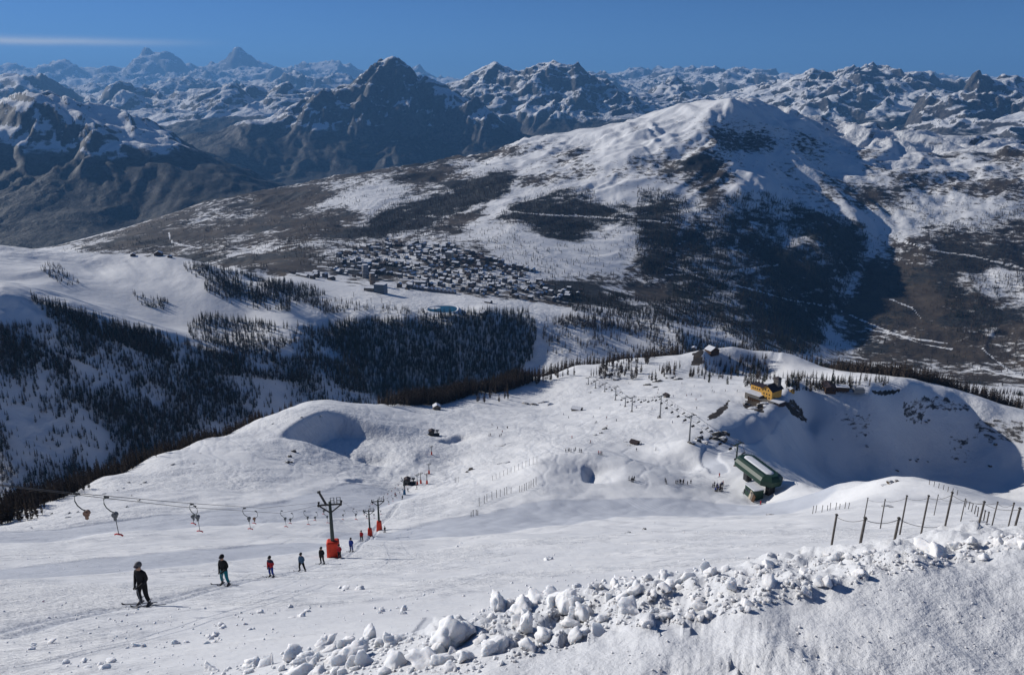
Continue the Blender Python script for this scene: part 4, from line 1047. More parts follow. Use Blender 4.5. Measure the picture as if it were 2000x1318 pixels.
M_CREAM = simple_mat("cream_plaster", (0.48, 0.42, 0.33), 0.85, 0.15, 0.3)
M_STONE = simple_mat("grey_stone", (0.17, 0.155, 0.14), 0.9, 0.35, 1.2, 0, 0.1, 0.6)
M_ROOFD = simple_mat("dark_roof", (0.040, 0.028, 0.030), 0.7, 0.25, 1.0)
M_GLASS = simple_mat("window_glass", (0.02, 0.028, 0.04), 0.12, 0, 1, 0, 0.6)
M_SNOWC = simple_mat("roof_snow", (0.68, 0.70, 0.74), 0.8, 0.06, 0.5, 0, 0.15, 0.4)
M_BLACK = simple_mat("black_rubber", (0.018, 0.018, 0.020), 0.6)
M_ROPE = simple_mat("grey_rope", (0.10, 0.10, 0.105), 0.8)

# ------------------------------------------------------------------ drag lift: pylons, cables, hangers, riders
def drag_pylon(P, h, rz, label, pad=M_RED, mast=False, first=False, padh=0.30):
    e = empty("drag_lift_pylon", P, rz)
    prop(e, label, "lift pylon", "drag lift pylons")
    MB().tube([(0, 0, -0.6), (0, 0, 0.2 * h), (0, 0, h)], [0.036 * h, 0.034 * h, 0.022 * h], M_PYL, 8).obj("post", e)
    MB().box((0, 0, padh * h * 0.5 - 0.3), ((0.205 if first else 0.18) * h, 0.17 * h, padh * h + 0.6), pad, bev=0.02 * h, taper=0.72 if first is False else 0.95).obj("base_pad", e)
    MB().box((0, 0, h - 0.05 * h), (0.37 * h, 0.022 * h, 0.022 * h), M_DARK).obj("crossarm", e)
    for s in (-1, 1):
        MB().tube([(0.02 * h * s, 0, 0.82 * h), (0.17 * h * s, 0, 0.94 * h)], 0.012 * h, M_DARK, 5).obj("brace", e)
        m = MB().box((0.175 * h * s, 0, 0.955 * h), (0.02 * h, 0.10 * h, 0.02 * h), M_DARK)
        for k in (-1, 1): m.tube([(0.16 * h * s, 0.045 * h * k, 0.975 * h), (0.19 * h * s, 0.045 * h * k, 0.975 * h)], 0.016 * h, M_BLACK, 8)
        m.obj("pulley", e)
        q = 0.012 if s < 0 else 0.11
        MB().tube([(q * h, 0, h * 0.965), (q * h, 0, h * 1.07), ((q + .055) * h, 0, h * 1.07), ((q + .055) * h, 0, h * 0.965)], 0.006 * h, M_DARK, 4).tube([(q * h, 0, h * 1.02), ((q + .055) * h, 0, h * 1.02)], 0.005 * h, M_DARK, 4).obj("railing", e)
    if mast:
        MB().tube([(-0.06 * h, 0, 0.96 * h), (-0.15 * h, 0, 1.17 * h)], [0.02 * h, 0.017 * h], M_DARK, 6).box((-0.155 * h, 0, 1.185 * h), (0.05 * h, 0.03 * h, 0.025 * h), M_DARK, ry=-0.3).obj("mast", e)
    return e
TOPS = []
PYL = [(652, 1088, 985, "tall green steel drag-lift pylon with square red padding and slanting mast", M_RED, True),
       (723, 1047, 997, "shorter drag-lift pylon with slanted red padding behind the masted pylon", M_RED, False),
       (741, 1035, 978, "drag-lift pylon with red padding at the bend beyond two riders", M_RED, False),
       (790, 966, 938, "drag-lift pylon with blue padded foot before the lift hut", M_BLUEP, True),
       (815, 947, 928, "small drag-lift pylon with flared red foot beside the lift hut", M_RED, False),
       (822, 944, 926, "small drag-lift pylon with flared red foot, close to its twin by the lift hut", M_RED, False),
       (834, 945, 929, "small red-footed drag-lift pylon standing apart, right of the twin pylons", M_RED, False),
       (838, 925, 911, "slim red-footed drag-lift pylon at the foot of the netted snow lane", M_RED, False),
       (843, 888, 876, "tiny red-footed drag-lift pylon halfway up the netted snow lane", M_RED, False)]
for k, (px, py, ptop, lab, pad, mast) in enumerate(PYL):
    P = hit(px, py)
    d = depth_of(P)
    h = (py - ptop) * d / F0 / math.cos(math.atan2(-P.z, math.hypot(P.x, P.y)))
    h = min(max(h, 5.5), 9.5)
    e = drag_pylon(P, h, -math.atan2(P.x, P.y) * 0.6, lab, pad, mast, k == 0, 0.31 if k < 3 else 0.34)
    TOPS.append((P, h))
def catenary(A, B, sag, n=10):
    A, B = Vector(A), Vector(B)
    return [A.lerp(B, t / n) - Vector((0, 0, sag * 4 * (t / n) * (1 - t / n))) for t in range(n + 1)]
def cable_thing(name, pts, r, label, cat="cable", mat=M_DARK, n=5):
    o = MB().tube(pts, r, mat, n).obj(name)
    return prop(o, label, cat)
def V3(a): return Vector((float(a[0]), float(a[1]), float(a[2])))
P1, h1 = TOPS[0]
armL = Vector((-0.175 * h1, 0, 0.99 * h1)) + P1; armR = Vector((0.175 * h1, 0.4, 0.99 * h1)) + P1
CA = [V3(U(-260, 912, 17)), V3(U(0, 946, 23.5)), V3(U(150, 963, 28)), V3(U(350, 981, 39)), V3(U(511, 992, 62)), armL]
CB = [V3(U(-260, 911, 18)), V3(U(0, 948, 24.6)), V3(U(150, 966, 29.5)), V3(U(350, 989, 41)), V3(U(546, 1002, 70)), armR]
for k in range(1, 4):
    Pk, hk = TOPS[k]; Pp, hp = TOPS[k - 1]
    for lst, s in ((CA, -1), (CB, 1)):
        lst.extend(catenary(Vector((0.175 * hp * s, 0, 0.99 * hp)) + Pp, Vector((0.175 * hk * s, 0, 0.99 * hk)) + Pk, 0.7, 6)[1:])
cable_thing("haul_cable", CA, 0.013, "upward haul cable of the drag lift, passing over the riders")
cable_thing("haul_cable", CB, 0.013, "returning haul cable of the drag lift, hung with retracted bars")
M_REDBAR = simple_mat("red_bar", (0.50, 0.03, 0.04), 0.5)
M_BOXG = simple_mat("spring_box_grey", (0.13, 0.14, 0.15), 0.5, 0.2, 9)
M_BOXR = simple_mat("spring_box_worn", (0.24, 0.14, 0.10), 0.6, 0.35, 9)
def hanger(at, side, s, label, drop=0.55, box=M_BOXG):
    """clamp, bent arm, spring box, cord and cross bar"""
    e = empty("tow_bar_hanger", at, -0.35 + 0.1 * side, s); prop(e, label, "tow bar", "tow bars hanging on the drag lift")
    arm = [(0, 0, 0.0), (0.05 * side, 0, -0.03), (-0.12 * side, 0, -0.10), (-0.14 * side, 0, -0.30), (-0.06 * side, 0, -0.46), (0.10 * side, 0, -0.58), (0.26 * side, 0, -0.62)]
    MB().tube(arm, 0.020, M_PYL, 6).box((0.02 * side, 0, 0.0), (0.20, 0.05, 0.05), M_DARK).obj("arm", e)
    b = MB().box((0.27 * side, 0, -0.72), (0.17, 0.13, 0.22), box, bev=0.03).tube([(0.27 * side, -0.085, -0.70), (0.27 * side, 0.085, -0.70)], 0.095, box, 10).box((0.25 * side, 0, -0.88), (0.09, 0.07, 0.12), box).obj("spring_box", e)
    z0 = -0.92
    if drop > 0:
        MB().tube([(0.27 * side, 0, z0), (0.30 * side, 0, z0 - drop)], 0.014, M_DARK, 5).obj("bar_pole", e)
        MB().tube([(0.12 * side, 0, z0 - drop - 0.02), (0.2 * side, 0, z0 - drop + 0.02), (0.40 * side, 0, z0 - drop + 0.02), (0.48 * side, 0, z0 - drop - 0.02)], 0.032, M_REDBAR, 7).obj("cross_bar", e)
    return e
HANG = [(150, 964, 28.6, 1, 1.0, "worn brown tow-bar box with its cord wound in, nearest the open end of the cable", 0.0, M_BOXR),
        (207, 970, 31.0, 1, 1.0, "grey tow-bar hanger with bent arm, long pole and red cross bar", 0.62, M_BOXG),
        (374, 984, 41.0, 1, 0.95, "tow-bar hanger with red cross bar, one of a facing pair between first two riders", 0.62, M_BOXG),
        (381, 988, 44.0, -1, 0.95, "retracted tow-bar hanger facing its twin between the first two riders", 0.25, M_BOXG),
        (477, 992, 54.0, 1, 1.0, "tow-bar hanger over the rider in turquoise trousers", 0.55, M_BOXG),
        (500, 998, 58.0, -1, 0.9, "retracted reddish tow-bar hanger above the rider in turquoise trousers", 0.2, M_BOXR),
        (550, 997, 74.0, 1, 1.05, "tow-bar hanger with lowered bar before the masted pylon", 0.55, M_BOXG),
        (570, 1002, 78.0, -1, 1.0, "retracted tow-bar hanger before the masted pylon", 0.2, M_BOXG),
        (595, 997, 86.0, 1, 1.05, "tow-bar hanger with lowered bar close before the masted pylon", 0.55, M_BOXG),
        (618, 1000, 92.0, -1, 1.0, "retracted tow-bar hanger close before the masted pylon", 0.15, M_BOXG),
        (634, 997, 102.0, 1, 1.1, "tow-bar hanger beside the mast of the tall pylon", 0.55, M_BOXG)]
for (px, py, d, side, s, lab, drop, bx) in HANG: hanger(V3(U(px, py, d)), side, s * 1.05, lab, drop, bx)
PA, hA = TOPS[0]; PB, hB = TOPS[1]; PC, hC = TOPS[2]; PD, hD = TOPS[3]
LH, GH = "small tow-bar hanger on the cable between the masted pylon and the bend", "Small tow bars"
for i in range(9):
    t = (i + 0.5) / 9
    s_ = 1 if i % 2 else -1
    A_, B_, ha_, hb_ = (PA, PB, hA, hB) if i < 6 else (PB, PC, hB, hC)
    tt = (i + .5) / 6 if i < 6 else (i - 6 + .5) / 3
    A2 = A_ + Vector((0.175 * ha_ * s_, 0, 0.98 * ha_)); B2 = B_ + Vector((0.175 * hb_ * s_, 0, 0.98 * hb_))
    e = hanger(A2.lerp(B2, tt) - Vector((0, 0, 0.7 * 4 * tt * (1 - tt))), s_, 1.25, LH if i < 6 else "small tow-bar hanger between the two bend pylons", 0.5 if i % 3 else 0.2)
for i in range(14):
    s_ = 1 if i % 2 else -1; tt = (i + .5) / 14
    A2 = PC + Vector((0.175 * hC * s_, 0, 0.98 * hC)); B2 = PD + Vector((0.175 * hD * s_, 0, 0.98 * hD))
    hanger(A2.lerp(B2, tt) - Vector((0, 0, 0.7 * 4 * tt * (1 - tt))), s_, 1.4, "tiny tow-bar hanger on the cable between bend and blue-footed pylon", 0.4 if i % 2 else 0.1)
# ------------------------------------------------------------------ people
def cloth(name, col): return simple_mat(name, col, 0.75, 0.18, 5, 0, 0.2, 0.25)
K_BLACK = cloth("black_cloth", (0.012, 0.013, 0.016)); K_TEAL = cloth("turquoise_cloth", (0.010, 0.16, 0.21)); K_RED = cloth("red_cloth", (0.36, 0.020, 0.030))
K_BLUE = cloth("blue_cloth", (0.020, 0.050, 0.26)); K_NAVY = cloth("navy_cloth", (0.016, 0.022, 0.05)); K_SLATE = cloth("slate_cloth", (0.055, 0.11, 0.19))
K_GREY = cloth("grey_cloth", (0.10, 0.10, 0.11)); K_ORANGE = cloth("orange_cloth", (0.42, 0.11, 0.02)); K_GREEN = cloth("green_cloth", (0.04, 0.12, 0.05))
K_SKIN = simple_mat("skin", (0.40, 0.24, 0.17), 0.6); K_BOOT = simple_mat("boot_plastic", (0.06, 0.06, 0.07), 0.4); K_WHITE = simple_mat("pale_buckle", (0.6, 0.6, 0.6), 0.5)
K_GOG = simple_mat("goggle_lens", (0.05, 0.04, 0.05), 0.1, 0, 1, 0, 0.6); K_SKI = simple_mat("ski_top", (0.04, 0.04, 0.05), 0.4)
def skin_body(name, J, E, top, bottom, chest2=None, sub=2):
    """one continuous figure grown from a skeleton; J: joint -> (position, radius)"""
    keys = list(J); me = bpy.data.meshes.new(name)
    me.from_pydata([J[k][0] for k in keys], [(keys.index(a), keys.index(b)) for a, b in E], [])
    o = bpy.data.objects.new(name, me); COL.objects.link(o)
    md = o.modifiers.new("skin", 'SKIN')
    if not me.skin_vertices: me.skin_vertices.new()
    sv = me.skin_vertices[0].data
    for i, k in enumerate(keys):
        r = J[k][1]; sv[i].radius = r if isinstance(r, tuple) else (r, r); sv[i].use_root = (k == "pelvis")
    ms_ = o.modifiers.new("sub", 'SUBSURF'); ms_.levels = sub; ms_.render_levels = sub
    dg = bpy.context.evaluated_depsgraph_get(); dg.update()
    nm = bpy.data.meshes.new_from_object(o.evaluated_get(dg))
    bpy.data.objects.remove(o); bpy.data.meshes.remove(me)
    nm.name = name
    for m in (top, bottom, K_BOOT, K_SKIN, K_BLACK, chest2 or top): nm.materials.append(m)
    hands = [Vector(J[k][0]) for k in ("handL", "handR")]
    hip = J["pelvis"][0][2]
    for p in nm.polygons:
        c = p.center
        if min((c - h).length for h in hands) < 0.085: p.material_index = 4
        elif c.z > J["neck"][0][2] + 0.03 and abs(c.x - J["head"][0][0]) < 0.16: p.material_index = 3
        elif c.z < 0.26: p.material_index = 2
        elif c.z < hip - 0.02 and abs(c.x) < 0.42: p.material_index = 1
        elif chest2 and c.z > hip + 0.36: p.material_index = 5
        else: p.material_index = 0
    nm.shade_smooth()
    return nm
def skeleton(stance=0.17, lean=0.0, handz=0.92, handy=-0.22, spread=0.08, crouch=0.0, twist=0.0):
    z = -crouch
    hip = 0.93 + z
    J = {"pelvis": ((0, 0, hip), (0.165, 0.125)), "waist": ((0, -0.01, 1.08 + z), (0.16, 0.12)), "chest": ((0.0, -0.02 - lean * .5, 1.30 + z), (0.185, 0.13)), "neck": ((0, -0.03 - lean * .8, 1.475 + z), (0.062, 0.062)),
         "head0": ((0, -0.05 - lean, 1.56 + z), (0.080, 0.088)), "head": ((0, -0.055 - lean, 1.665 + z), (0.082, 0.095)),
         "shL": ((0.185, -0.02 - lean * .5, 1.40 + z), 0.078), "elL": ((0.27, 0.0, 1.14 + z), 0.062), "wrL": ((spread + 0.05, handy, handz + 0.04), 0.046), "handL": ((spread - 0.01, handy - 0.07, handz), (0.038, 0.05)),
         "shR": ((-0.185, -0.02 - lean * .5, 1.40 + z), 0.078), "elR": ((-0.27, 0.0, 1.14 + z), 0.062), "wrR": ((-spread - 0.03, handy, handz + 0.01), 0.046), "handR": ((-spread + 0.03, handy - 0.07, handz - 0.03), (0.038, 0.05)),
         "hipL": ((0.10, 0.0, hip - 0.08), 0.112), "knL": ((stance * 0.85 + twist, -0.06 - crouch * .6, 0.52 + z * .5), 0.082), "anL": ((stance + twist, 0.03, 0.13), 0.066), "toeL": ((stance + twist, -0.17, 0.065), (0.05, 0.055)),
         "hipR": ((-0.10, 0.0, hip - 0.08), 0.112), "knR": ((-stance * 0.85 + twist, -0.06 - crouch * .6, 0.52 + z * .5), 0.082), "anR": ((-stance + twist, 0.03, 0.13), 0.066), "toeR": ((-stance + twist, -0.17, 0.065), (0.05, 0.055))}
    E = [("pelvis", "waist"), ("waist", "chest"), ("chest", "neck"), ("neck", "head0"), ("head0", "head"), ("chest", "shL"), ("shL", "elL"), ("elL", "wrL"), ("wrL", "handL"), ("chest", "shR"), ("shR", "elR"), ("elR", "wrR"), ("wrR", "handR"),
         ("pelvis", "hipL"), ("hipL", "knL"), ("knL", "anL"), ("anL", "toeL"), ("pelvis", "hipR"), ("hipR", "knR"), ("knR", "anR"), ("anR", "toeR")]
    return J, E
def finger_hand(mb, c, mat):
    """four unequal bent fingers and a thumb closing round a bar"""
    for k, (dx, L) in enumerate(((-0.033, .055), (-0.011, .066), (0.011, .062), (0.033, .048))):
        mb.tube([c + Vector((dx, -0.01, 0.02)), c + Vector((dx, -0.01 - L * .6, 0.012)), c + Vector((dx, -L * .85, -0.028)), c + Vector((dx, -L * .45, -0.048))], [0.012, 0.012, 0.011, 0.009], mat, 5)
    mb.tube([c + Vector((0.042, 0.01, 0)), c + Vector((0.055, -0.03, -0.015)), c + Vector((0.035, -0.05, -0.035))], [0.014, 0.013, 0.010], mat, 5)
def rider(P, heading, size, label, top, bottom, chest2=None, helmet=K_BLACK, bar=True, gear=M_STEEL, poles=False, group="skiers riding the drag lift", grade=0.0, **pose):
    e = empty("person", P, heading, size); prop(e, label, "skier", group)
    J, E = skeleton(**pose)
    me = skin_body("body", J, E, top, bottom, chest2)
    o = bpy.data.objects.new("body", me); COL.objects.link(o); o.parent = e
    hd = Vector(J["head"][0])
    bm = bmesh.new(); bmesh.ops.create_uvsphere(bm, u_segments=14, v_segments=10, radius=0.118)
    for v in bm.verts:
        v.co.y *= 1.14; v.co.z *= 1.08
        if v.co.y < -0.045 and v.co.z < 0.0: v.co.z = 0.0          # open over the face
        elif v.co.z < -0.085: v.co.z = -0.085
    hm = bpy.data.meshes.new("helmet"); bm.to_mesh(hm); bm.free(); hm.materials.append(helmet); hm.shade_smooth()
    h = bpy.data.objects.new("helmet", hm); COL.objects.link(h); h.parent = e; h.location = hd + Vector((0, 0.014, 0.035))
    g = MB(); g.tube([(-0.085, -0.075, 0), (-0.06, -0.115, 0.0), (0, -0.128, 0), (0.06, -0.115, 0), (0.085, -0.075, 0)], 0.034, K_GOG, 8)
    g = g.obj("goggles", e); g.location = hd + Vector((0, 0.005, 0.012))
    f = MB(); f.tube([(0, -0.088, -0.03), (0, -0.112, -0.062), (0, -0.090, -0.068)], [0.010, 0.016, 0.010], K_SKIN, 6).tube([(-0.025, -0.090, -0.100), (0.025, -0.090, -0.100)], 0.008, K_SKIN, 5)
    f = f.obj("nose_and_mouth", e); f.location = hd
    hb = MB()
    for k in ("handL", "handR"): finger_hand(hb, Vector(J[k][0]), K_BLACK)
    hb.obj("glove_fingers", e)
    for s in ("L", "R"):
        tx, ty = J["an" + s][0][0], J["an" + s][0][1]
        sk = MB().tube([(tx, 0.82, 0.022), (tx, -0.78, 0.022), (tx, -0.92, 0.05), (tx, -0.99, 0.11)], [0.034, 0.040, 0.038, 0.012], K_SKI, 6)
        for v in sk.bm.verts: v.co.z = 0.022 + (v.co.z - 0.022) * (0.35 if v.co.y > -0.8 else 0.8)
        tilt = -math.atan(grade)
        so_ = sk.obj("ski", e); so_.rotation_euler = (tilt, 0, 0)
        MB().box((tx, ty - 0.06, 0.055), (0.085, 0.36, 0.05), K_BOOT, bev=0.012).box((tx, ty + 0.01, 0.26), (0.145, 0.165, 0.05), K_WHITE, bev=0.015).obj("boot_binding", e)
    if bar:
        a = Vector(J["handL"][0]) + Vector((0, -0.01, 0.02))
        MB().tube([a + Vector((-0.10, 0.03, 0.10)), a, a + Vector((0.42, -0.32, -0.46))], 0.014, gear, 6).tube([a + Vector((0.40, -0.26, -0.50)), a + Vector((0.44, -0.38, -0.42))], 0.016, gear, 6).obj("ski_poles", e)
    if poles:
        MB().tube([(-0.55, -0.1, 0.88), (0.55, -0.22, 1.0)], 0.012, M_DARK, 5).obj("ski_poles", e)
    return e
def px_size(px, py, h): # scale so that a 1.78 m figure fills h pixels
    P = hit(px, py); d = depth_of(P)
    return P, h * d / F0 / 1.78 / math.cos(math.radians(33)) 
RID = [(284, 1182, 80, dict(label="skier all in black with grey helmet holding poles, riding first on the drag lift", top=K_BLACK, bottom=K_BLACK, helmet=K_GREY, stance=0.20)),
       (441, 1143, 57, dict(label="skier in black jacket and turquoise trousers on the drag lift", top=K_BLACK, bottom=K_TEAL, stance=0.20)),
       (531, 1127, 39.5, dict(label="skier in red and navy jacket with blue trousers on the drag lift", top=K_RED, bottom=K_BLUE, chest2=K_NAVY, stance=0.15, bar=False, poles=True)),
       (591, 1116, 35, dict(label="skier in slate blue jacket with legs wide apart on the drag lift", top=K_SLATE, bottom=K_BLACK, stance=0.28, bar=False)),
       (630, 1101, 32, dict(label="skier all in black standing just before the red padded pylon", top=K_BLACK, bottom=K_BLACK, stance=0.17, bar=False)),
       (664, 1090, 26, dict(label="skier in dark red suit half behind the red padded pylon", top=K_RED, bottom=K_BLACK, stance=0.14, bar=False)),
       (687, 1077, 26, dict(label="slim skier all in blue, behind the red padded pylon", top=K_BLUE, bottom=K_BLUE, stance=0.15, bar=False)),
       (707, 1057, 22, dict(label="skier in red jacket and black trousers with long shadow beside the shorter pylon", top=K_RED, bottom=K_BLACK, stance=0.17, bar=False, poles=True))]
for (px, py, h, kw) in RID:
    P, s = px_size(px, py, h)
    s = min(max(s, 0.8), 1.25)
    fx, fy = math.sin(-0.35) * 0.8, -math.cos(0.35) * 0.8
    gr = (float(ground(P.x + fx, P.y + fy)) - float(ground(P.x - fx, P.y - fy))) / 1.6
    rider(P + Vector((0, 0, 0.02)), -0.35, s, grade=gr, **kw)
# small figures far down the pistes: one mesh each
def small_person(name, top, bottom, **pose):
    J, E = skeleton(**pose)
    return skin_body(name, J, E, top, bottom, None, 1)
SMALL = [small_person("skier", t, b, **p) for t, b, p in ((K_BLACK, K_BLACK, dict(stance=0.16)), (K_RED, K_BLACK, dict(stance=0.2)), (K_NAVY, K_GREY, dict(crouch=0.12, lean=0.1, handz=0.95, spread=0.22)), (K_BLUE, K_BLACK, dict(crouch=0.15, lean=0.12, handz=0.9, spread=0.25)), (K_GREY, K_NAVY, dict(stance=0.14)), (K_ORANGE, K_BLACK, dict(crouch=0.1, handz=1.0, spread=0.25)), (K_RED, K_RED, dict(stance=0.15)))]
for me in SMALL:
    bm = bmesh.new(); bm.from_mesh(me)
    n0 = len(bm.faces)
    for s in (-1, 1):
        r = bmesh.ops.create_cube(bm, size=1.0)
        for v in r["verts"]: v.co = Vector((v.co.x * 0.09 + 0.16 * s, v.co.y * 1.7 - 0.1, v.co.z * 0.03 + 0.02))
    r = bmesh.ops.create_icosphere(bm, subdivisions=1, radius=0.135)
    for v in r["verts"]: v.co += Vector((0, -0.05, min(0.0, 0) + max(q.co.z for q in bm.verts if q not in r["verts"]) - 0.06)) if False else Vector((0, -0.06, 1.70))
    bm.faces.ensure_lookup_table()
    for f in bm.faces[n0:]: f.material_index = 4
    bm.to_mesh(me); bm.free()
crnd = random.Random(5)
def folk(px, py, label, group, k=None, rz=None):
    P = hit(px, py)
    me = SMALL[crnd.randrange(6) if k is None else k]
    o = bpy.data.objects.new("person", me); COL.objects.link(o)
    o.location = P; o.rotation_euler = (0, 0, crnd.uniform(0, 6.28) if rz is None else rz); o.scale = (crnd.uniform(1.0, 1.12),) * 3
    prop(o, label, "skier", group)
def crowd(n, poly, label, group, ks=None):
    xs = [p[0] for p in poly]; ys = [p[1] for p in poly]; c = 0
    while c < n:
        px, py = crnd.uniform(min(xs), max(xs)), crnd.uniform(min(ys), max(ys))
        if inpoly(np.array([px]), np.array([py]), poly)[0]:
            folk(px, py, label, group, None if ks is None else crnd.choice(ks)); c += 1
crowd(24, [(1390, 948), (1412, 945), (1422, 960), (1398, 964)], "skier in the crowd queueing below the green lift station", "queue at the green station", [0, 2, 4, 3])
crowd(9, [(1446, 962), (1485, 955), (1486, 960), (1448, 967)], "skier waiting right under the green lift station", "skiers under the green station", [0, 2, 4])
crowd(11, [(1299, 940), (1350, 943), (1350, 948), (1299, 946)], "skier in the line crossing the flat before the green lift station", "line of skiers on the flat", [0, 2, 4])
crowd(5, [(1228, 934), (1245, 935), (1244, 941), (1228, 941)], "skier standing beside the snow dome with the blue hollow", "skiers beside the dome", [0, 4])
crowd(8, [(1105, 880), (1140, 880), (1135, 885), (1105, 885)], "skier at the top of the snow dome", "skiers atop the dome", [0, 4, 2])
crowd(30, [(1080, 800), (1330, 770), (1440, 780), (1330, 830), (1250, 830), (1120, 840)], "skier descending the wide piste below the chairlift pylons", "skiers on the wide piste", [0, 1, 2, 3, 4])
crowd(22, [(1130, 745), (1300, 745), (1450, 765), (1380, 775), (1150, 770)], "tiny skier on the upper piste towards the yellow hut", "skiers on the upper piste", [0, 2, 4])
crowd(26, [(1610, 758), (1665, 757), (1680, 766), (1615, 768)], "tiny figure in the crowd before the dark mountain restaurant", "crowd before the restaurant", [0, 1, 2, 4])
crowd(8, [(1545, 760), (1600, 758), (1600, 762), (1548, 764)], "tiny figure on the flat between yellow hut and restaurant", "figures between hut and restaurant", [0, 4])
crowd(9, [(925, 835), (960, 820), (1010, 845), (960, 860)], "skier on the slope right of the shaded bowl", "skiers right of the bowl", [0, 2, 1])
crowd(7, [(1150, 865), (1320, 870), (1310, 900), (1170, 895)], "skier on the piste around the brown log hut", "skiers around the log hut", [0, 1, 2])
folk(1485, 986, "skier all in red alone on the groomed lane", None, 6)
folk(1412, 946, "red-clad skier at the top end of the lift queue", None, 1)
folk(1405, 931, "red-clad skier on the bend of the groomed track", None, 6)
folk(772, 970, "skier in red beside the drag lift track near the blue-footed pylon", None, 1)
for x, y, lab in ((786, 975, "black-clad skier on the tow track below the blue-footed pylon"), (797, 960, "skier right of the blue-footed pylon"), (814, 955, "lone black-clad skier below the twin red-footed pylons"), (752, 1040, "small dark skier on the tow track past the bend pylon"), (1117, 856, "skier in red beside the netting of the snow mound")):
    folk(x, y, lab, None, 6 if "red beside" in lab else 0)
# ------------------------------------------------------------------ fences and posts
def post(P, h, r, lean=(0, 0), name="fence_post", parent=None):
    o = MB().tube([(0, 0, -0.5), (lean[0] * .5, lean[1] * .5, h * 0.5), (lean[0], lean[1], h)], [r, r * 0.97, r * 0.9], M_WOODP, 7).box((lean[0], lean[1], h - 0.07), (r * 2.3, r * 2.3, 0.06), M_DARK, bev=0.01).obj(name, parent)
    o.location = P
    return o
def rope(A, B, sag, parent, r=0.018):
    return MB().tube(catenary(A, B, sag, 6), r, M_ROPE, 5).obj("rope", parent)
def px_post(px, py, ptop, lo=1.0, hi=4.0, lean=0.0):
    P = hit(px, py, 20 if px > 1550 else 100); d = depth_of(P); h = (py - ptop) * d / F0 / 0.86
    return P, min(max(h, lo), hi)
def fence(rows, label, name="rope_fence", r=0.055, rope_at=0.93, sag=0.22):
    Ps = [(*px_post(a, b, c), l) for a, b, c, l in rows]
    e = empty(name, Ps[0][0]); prop(e, label, "fence", "rope fences on the slope edge")
    o0 = Ps[0][0]; last = None
    for P, h, l in Ps:
        q = post(P - o0, h, r, (l, 0.0), "post", e)
        t = P - o0 + Vector((l, 0, h * rope_at))
        if last is not None: rope(last, t, sag, e)
        last = t
    return e
fence([(1621, 1082, 1006, 0.10), (1675, 1086, 1012, 0.12), (1742, 1078, 1012, 0.10), (1832, 1050, 1030, 0.0)], "low rope fence of four thick grey posts at the edge of the snow bank", r=0.075)
fence([(1686, 1022, 950, 0.14), (1719, 1032, 966, 0.08), (1757, 1044, 970, 0.10), (1797, 1050, 970, 0.12), (1840, 1053, 964, 0.14), (1905, 1050, 981, 0.14), (1976, 1052, 993, 0.12)], "tall rope fence of grey wooden posts running right behind the snow bank", r=0.07)
fence([(1824, 1006, 967, 0.12), (1850, 1013, 977, 0.1), (1876, 1018, 975, 0.1), (1937, 1026, 981, 0.12), (1968, 1032, 983, 0.1)], "farther rope fence of thin wooden posts below the tall one", r=0.055, sag=0.3)
def posts(rows, label, group, r=0.05):
    for px, py, ptop in rows:
        P, h = px_post(px, py, ptop, 1.2, 3.2)
        o = post(P, h, r, (crnd.uniform(-.08, .12), 0), "marker_post")
        prop(o, label, "post", group)
posts([(1587, 1003, 988), (1593, 1001, 987), (1605, 1000, 987), (1616, 997, 987), (1621, 996, 982), (1632, 995, 982), (1640, 994, 984), (1650, 993, 981), (1657, 993, 982)], "short grey snow-fence post in the row beside the groomed lane end", "posts by the lane end", 0.07)
posts([(936, 988, 972), (946, 983, 968), (951, 979, 965), (961, 975, 961), (970, 972, 957), (977, 970, 956), (985, 967, 953), (990, 965, 951), (998, 963, 952)], "thin snow-fence post in the sloping row above the groomed lane", "posts above the lane", 0.09)
posts([(1015, 961, 949), (1019, 960, 948), (1024, 958, 945), (1028, 957, 943), (1033, 954, 941), (1037, 953, 938), (1042, 950, 934), (1047, 946, 932)], "thin snow-fence post in the tight upper row beside the dome", "posts beside the dome", 0.09)
posts([(962 + 7.2 * k, 938 - 2.9 * k, 929 - 3.3 * k) for k in range(13)], "faint snow-fence post in the long row climbing the dome", "posts climbing the dome", 0.07)
posts([(889, 942, 932), (891, 941, 933), (895, 942, 931)], "thin post in the small cluster beside the bright snow fin", "posts by the snow fin", 0.08)
posts([(924, 1008, 996), (930, 1006, 996), (933, 1006, 997), (920, 1009, 1000)], "short post in the small cluster on the lane's lower edge", "posts on the lane edge", 0.10)
posts([(1815 + 9 * k, 946 + 3.4 * k, 938 + 3.4 * k) for k in range(7)], "tiny dark post in the row over the snowy knoll", "posts over the knoll", 0.07)
posts([(1885 + 6 * k, 990 + 4.5 * k, 978 + 4.5 * k) for k in range(8)], "tiny dark post in the row down the knoll's right flank", "posts down the knoll", 0.06)

